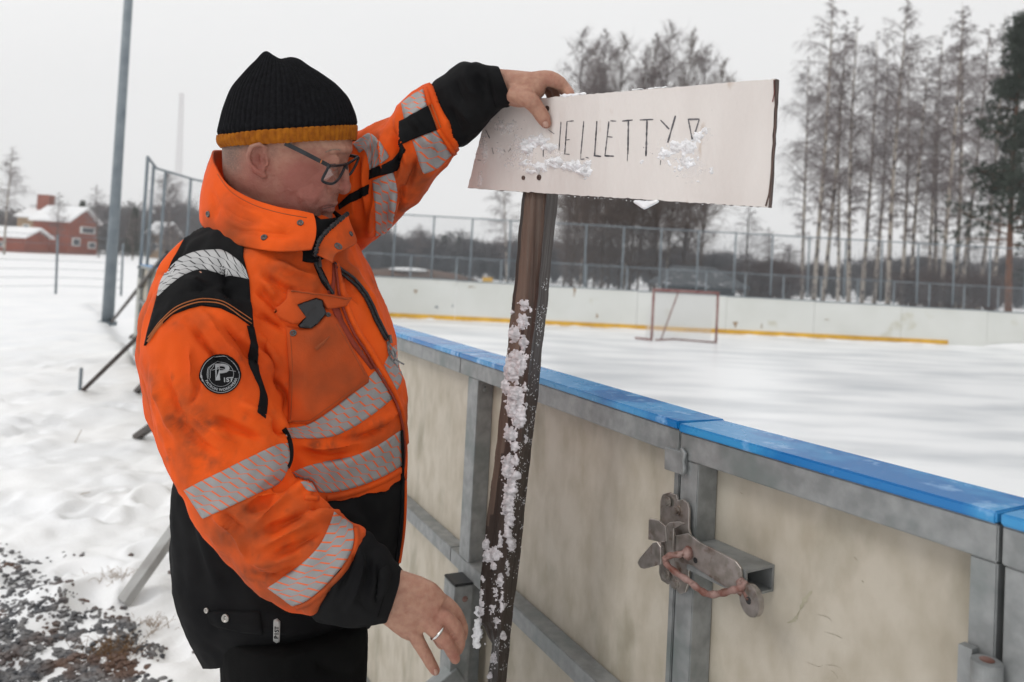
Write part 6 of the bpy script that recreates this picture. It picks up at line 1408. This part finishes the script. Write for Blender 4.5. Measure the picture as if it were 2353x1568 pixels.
# badge on the sleeve
bx0, by0 = 507., 860.
bd = patch('sleeve_badge', [(bx0+46.5*math.cos(a), by0+46*math.sin(a)) for a in np.linspace(0, 2*math.pi, 40)[:-1]], AB, MBK, jacket, off=.0026, step=5)
def ringof(r_, w_, mat=MGR, off=.0032, name='badge_ring'):
    P_ = [(bx0+r_*math.cos(a), by0+r_*math.sin(a)) for a in np.linspace(0, 2*math.pi, 48)]; P_ = np.array(P_); Q_ = (P_-[bx0, by0])*(1-w_/r_)+[bx0, by0]
    return band(name, P_, Q_, AB, mat, bd, off=off, step=2.4, curve=False)
ringof(43, 1.1); ringof(29, .9)
def gtext(name, text, size, cx, cy, rot=0., mat=MGR, off=.0034, arc=None, bold=0., sx=1., spacing=1., bvh=None, parent=None):
    V_, F_ = glyphs(text, size, spacing, bold); pts_ = []
    for (gx_, gy_) in V_:
        gx_ *= sx
        if arc:
            R0 = arc; a = math.pi/2-gx_/R0+rot; rr = R0-gy_*-1*-1; rr = R0-gy_; pts_.append((cx+rr*math.cos(a), cy+rr*math.sin(a)))
        else:
            pts_.append((cx+gx_*math.cos(rot)+gy_*math.sin(rot), cy-gy_*math.cos(rot)+gx_*math.sin(rot)))
    return laid(name, pts_, F_, bvh or AB, mat, parent or bd, off, skirt=False, smooth=False)
gtext('badge_letter', 'P', 52, 509, 858, R(-3), sx=1.35, bold=1.2); gtext('badge_lettering', '1ST', 14, 523, 874, R(-4), bold=.5, off=.0040, sx=1.1)
gtext('badge_lettering', 'PATRON WORKWEAR', 8.6, bx0, by0, R(-4), arc=36.5, bold=.25, spacing=1.05)
ribbon('badge_hammer', [(483, 842), (478, 848), (476, 862), (478, 872)], 1.4, AB, MGR, bd, off=.0034, step=3); ribbon('badge_hammer', [(483, 842), (492, 836), (488, 846), (483, 852), (483, 870)], 1.2, AB, MGR, bd, off=.0034, step=3); ribbon('badge_hammer', [(486, 852), (505, 849), (541, 855)], 1.2, AB, MGR, bd, off=.0033, step=3)
# chest pocket, flap and phone
pk = patch('chest_pocket', [(657, 750), (690, 757), (714, 754), (732, 740), (748, 724), (762, 722), (773, 734), (846, 868), (845, 879), (800, 911), (727, 963), (708, 974), (661, 972), (664, 862)], AB, MOD, jacket, off=.0035, step=6, puff=.006)
PKB = bvh_of([pk.data])
patch('pocket_crease_shade', [(722, 800), (740, 786), (756, 772), (757, 775), (743, 792), (728, 806)], PKB, MSD, pk, off=.0006, step=4)  # flat dark sliver that paints the shade of a fold in the pocket
for pts_ in ([(670, 968), (710, 966), (728, 955), (800, 903), (838, 876)], [(667, 760), (672, 860), (668, 965)], [(773, 745), (805, 800), (838, 862)]): ribbon('stitching', pts_, 1.3, PKB, MSD, pk, off=.0005)
ph = patch('phone', [(677, 703), (722, 686), (738, 693), (746, 722), (726, 746), (712, 756), (688, 754), (684, 748), (699, 731)], AB, MPH, None, off=.0075, step=5)
tag(ph, 'black phone sticking out of the chest pocket of the orange jacket', 'phone')
patch('pocket_flap', [(659, 671), (700, 673), (745, 678), (802, 688), (792, 706), (750, 712), (738, 692), (723, 686), (678, 703), (698, 731), (684, 744), (668, 745), (643, 734), (628, 716), (657, 688)], AB, MOD, jacket, off=.010, step=5, puff=.002)
ribbon('stitching', [(664, 678), (700, 680), (745, 685), (790, 693)], 1.2, AB, MSD, jacket, off=.0125)
for (x_, y_, r_) in [(673.7, 765.5, .0052), (754, 724, .0042)]: snap(x_, y_, r_, PKB if x_ < 700 else PKB, [MMT], pk)
snap(681, 572, .0050, AB, [MMT], jacket); snap(828.7, 811, .0046, AB, [MMT], jacket)
# fronts and zips
patch('zip_facing', [(722, 497), (733, 505), (738, 540), (728, 580), (733, 610), (750, 645), (762, 672), (752, 668), (738, 650), (722, 612), (717, 580), (718, 545)], AB, MBK, jacket, off=.004, step=5)
bump_tube('zip', [(724, 590), (722, 606), (733, 632), (748, 655), (762, 678)], .0028, AB, MZP, jacket, off=.006)
mb = MB(); h = cast(AB, 728, 606); u_, v_, w_ = frame_of(h[1]); mb.box(h[0]+h[1]*.009, u_*.003, v_*.009, w_*.0015); bevel(mb.build('zip_pull', MMT, jacket), .0008)
patch('front_lining', [(764, 606), (770, 640), (768, 680), (790, 740), (818, 790), (858, 848), (852, 850), (812, 800), (782, 760), (760, 705), (752, 668), (762, 650)], AB, MRD, jacket, off=.0022, step=6)
band('front_placket', [(767, 604), (775, 640), (784, 690), (812, 760), (840, 805), (872, 855), (905, 912), (922, 965), (930, 1035)], [(772, 602), (783, 640), (793, 688), (820, 755), (850, 800), (880, 850), (909, 905), (927, 960), (934, 1030)], AB, MO, jacket, off=.006, step=6)
bump_tube('placket_edge', [(766, 606), (772, 640), (780, 690), (808, 762), (838, 810), (870, 862), (903, 918), (920, 970), (927, 1030), (924, 1075)], .0022, AB, MRD, jacket, off=.003)
for k_, pp in enumerate(([(765, 606), (807, 636), (844, 680), (866, 731), (888, 778)], [(768, 616), (800, 640), (836, 682), (860, 735), (884, 782)])): bump_tube('chest_zip', pp, .0027, AB, MZP, jacket, off=.003)
h = cast(AB, 889, 781); q0_ = h[0]+h[1]*.006
MB().box(q0_, frame_of(h[1])[0]*.0035, frame_of(h[1])[1]*.007, frame_of(h[1])[2]*.002).build('zip_slider', MMT, jacket)
for pp in ([(890, 785), (896, 805), (905, 822), (918, 832), (929, 838)], [(891, 785), (893, 808), (900, 826), (910, 838), (916, 846)], [(890, 786), (901, 800), (908, 815), (905, 830)]):
    MB().tube(catmull([U(float(a), float(b_), proj(q0_)[2]-.004) for a, b_ in pp], 24), .0015, 6).build('zip_cord', MCO, jacket, smooth=True)
# belly tapes and the seam to the black skirt
band('reflective_tape', [(655, 985), (700, 978), (740, 957), (800, 912), (858, 856), (874, 842)], [(657, 1004), (690, 1008), (758, 1004), (812, 981), (862, 948), (900, 917)], AB, MRO, jacket, step=6)
band('reflective_tape', [(882, 838), (896, 812), (906, 788)], [(905, 905), (918, 885), (925, 858)], AB, MRO, jacket, step=6)
band('reflective_tape', [(672, 1086), (717, 1068), (800, 1052), (862, 1027), (919, 990)], [(706, 1128), (759, 1132), (821, 1118), (883, 1093), (921, 1070)], AB, MRO, jacket, step=6)
BB = bvh_of([jme, sk_me])
ribbon('orange_binding', [(700, 1143), (730, 1146), (770, 1142), (821, 1129), (883, 1104), (924, 1079)], 11, BB, MO, jacket, off=.0022)
bump_tube('front_edge', [(928, 985), (932, 1040), (931, 1100), (930, 1170), (926, 1230), (917, 1292)], .0032, BB, MO, jacket, off=.0005)
bump_tube('front_zip', [(920, 990), (923, 1040), (922, 1100), (920, 1170), (916, 1230), (908, 1290)], .0034, BB, MBK, jacket, off=.002)
# tapes and bindings on the near sleeve
band('reflective_tape', [(424, 1126), (450, 1113), (510, 1083), (572, 1052), (634, 1023), (661, 1019)], [(467, 1192), (480, 1186), (531, 1163), (593, 1134), (643, 1108), (668, 1058)], AB, MRO, jacket, step=6)
band('reflective_tape', [(616, 1350), (684, 1304), (730, 1259), (755, 1213), (767, 1176)], [(672, 1392), (705, 1379), (750, 1342), (792, 1292), (812, 1246), (810, 1208)], AB, MRO, jacket, step=6)
NB = bvh_of([jme, nc_me])
ribbon('orange_binding', [(680, 1396), (708, 1386), (756, 1348), (798, 1298), (819, 1250), (817, 1212)], 11, NB, MO, jacket, off=.0020)
bump_tube('sleeve_piping', [(652, 985), (662, 1005), (668, 1030), (667, 1055), (660, 1074)], .0038, AB, MBK, jacket, off=.0005)
# far sleeve
band('reflective_tape', [(923, 238), (950, 218), (973, 206)], [(930, 276), (955, 262), (981, 244)], AB, MRO, jacket, step=5)
patch('sleeve_panel', [(919, 281), (950, 264), (984, 244), (996, 272), (1004, 299), (972, 311), (945, 322), (919, 334)], AB, MBK, jacket, off=.0032, step=3.5)
band('reflective_tape', [(948, 322), (975, 311), (1003, 300)], [(972, 400), (1005, 386), (1036, 356)], AB, MRO, jacket, step=5)
band('reflective_tape', [(812, 331), (838, 312), (853, 308), (872, 326), (895, 362)], [(826, 352), (838, 345), (844, 360), (847, 378), (850, 393)], AB, MRO, jacket, step=4)
patch('sleeve_panel', [(848, 391), (875, 381), (902, 367), (916, 350), (922, 330), (930, 345), (920, 372), (910, 393), (880, 401), (847, 413)], AB, MBK, jacket, off=.0032, step=3.5)
band('reflective_tape', [(857, 416), (862, 482), (863, 520), (863, 548)], [(903, 395), (912, 435), (906, 490), (897, 531)], AB, MRO, jacket, step=5)
patch('sleeve_panel', [(778, 470), (804, 446), (846, 424), (846, 446), (806, 465), (780, 482)], AB, MBK, jacket, off=.0032, step=3.5)
FB = bvh_of([jme, fc_me])
ribbon('orange_binding', [(978, 203), (984, 222), (989, 243)], 9, FB, MO, jacket, off=.004); ribbon('orange_binding', [(1006, 297), (1025, 325), (1045, 354)], 9, FB, MO, jacket, off=.004)
for pp in ([(986, 243), (996, 270), (1007, 297)], [(993, 241), (1004, 268), (1014, 294)]): ribbon('stitching', pp, 1.0, FB, MST, jacket, off=.005)
ribbon('wrist_band_seam', [(1118, 158), (1126, 200), (1138, 246)], 2, FCB, MTR, fc_o, off=.001); ribbon('wrist_band_seam', [(884, 1300), (886, 1350), (868, 1418)], 2, NCB, MTR, nc_o, off=.001)
# hem pocket, studs, pull tab on the black skirt
hpk = patch('hem_pocket_flap', [(478, 1407), (500, 1402), (560, 1405), (598, 1404), (606, 1455), (560, 1452), (500, 1438), (485, 1430)], SKB, MBK, sk_o, off=.004, step=6, puff=.003)
HPB = bvh_of([hpk.data]); MSS = pm('steel_stud', (.42, .40, .37), rough=.35, metal=.8)
snap(518, 1421, .0062, HPB, [MSS], hpk); snap(475, 1403, .0045, SKB, [MSS], sk_o)
tb = patch('pull_tab', [(629, 1425), (637, 1421), (644, 1428), (643, 1470), (636, 1473), (629, 1468)], SKB, pm('grey_rubber_tab', (.36, .36, .35), rough=.5), sk_o, off=.005, step=4)
gtext('tab_lettering', 'P1ST', 13, 636.5, 1449, R(-88), mat=MBK, off=.0056, bvh=SKB, parent=tb, bold=.4)
patch('cuff_tab', [(872, 1310), (886, 1300), (896, 1318), (892, 1345), (878, 1372), (864, 1385), (866, 1350)], NCB, MBK, nc_o, off=.003, step=4, puff=.002)
MB().tube([U(852., 1418., 1.13), U(855., 1432., 1.13)], .0022, 6).build('zip_end', MMT, sk_o)
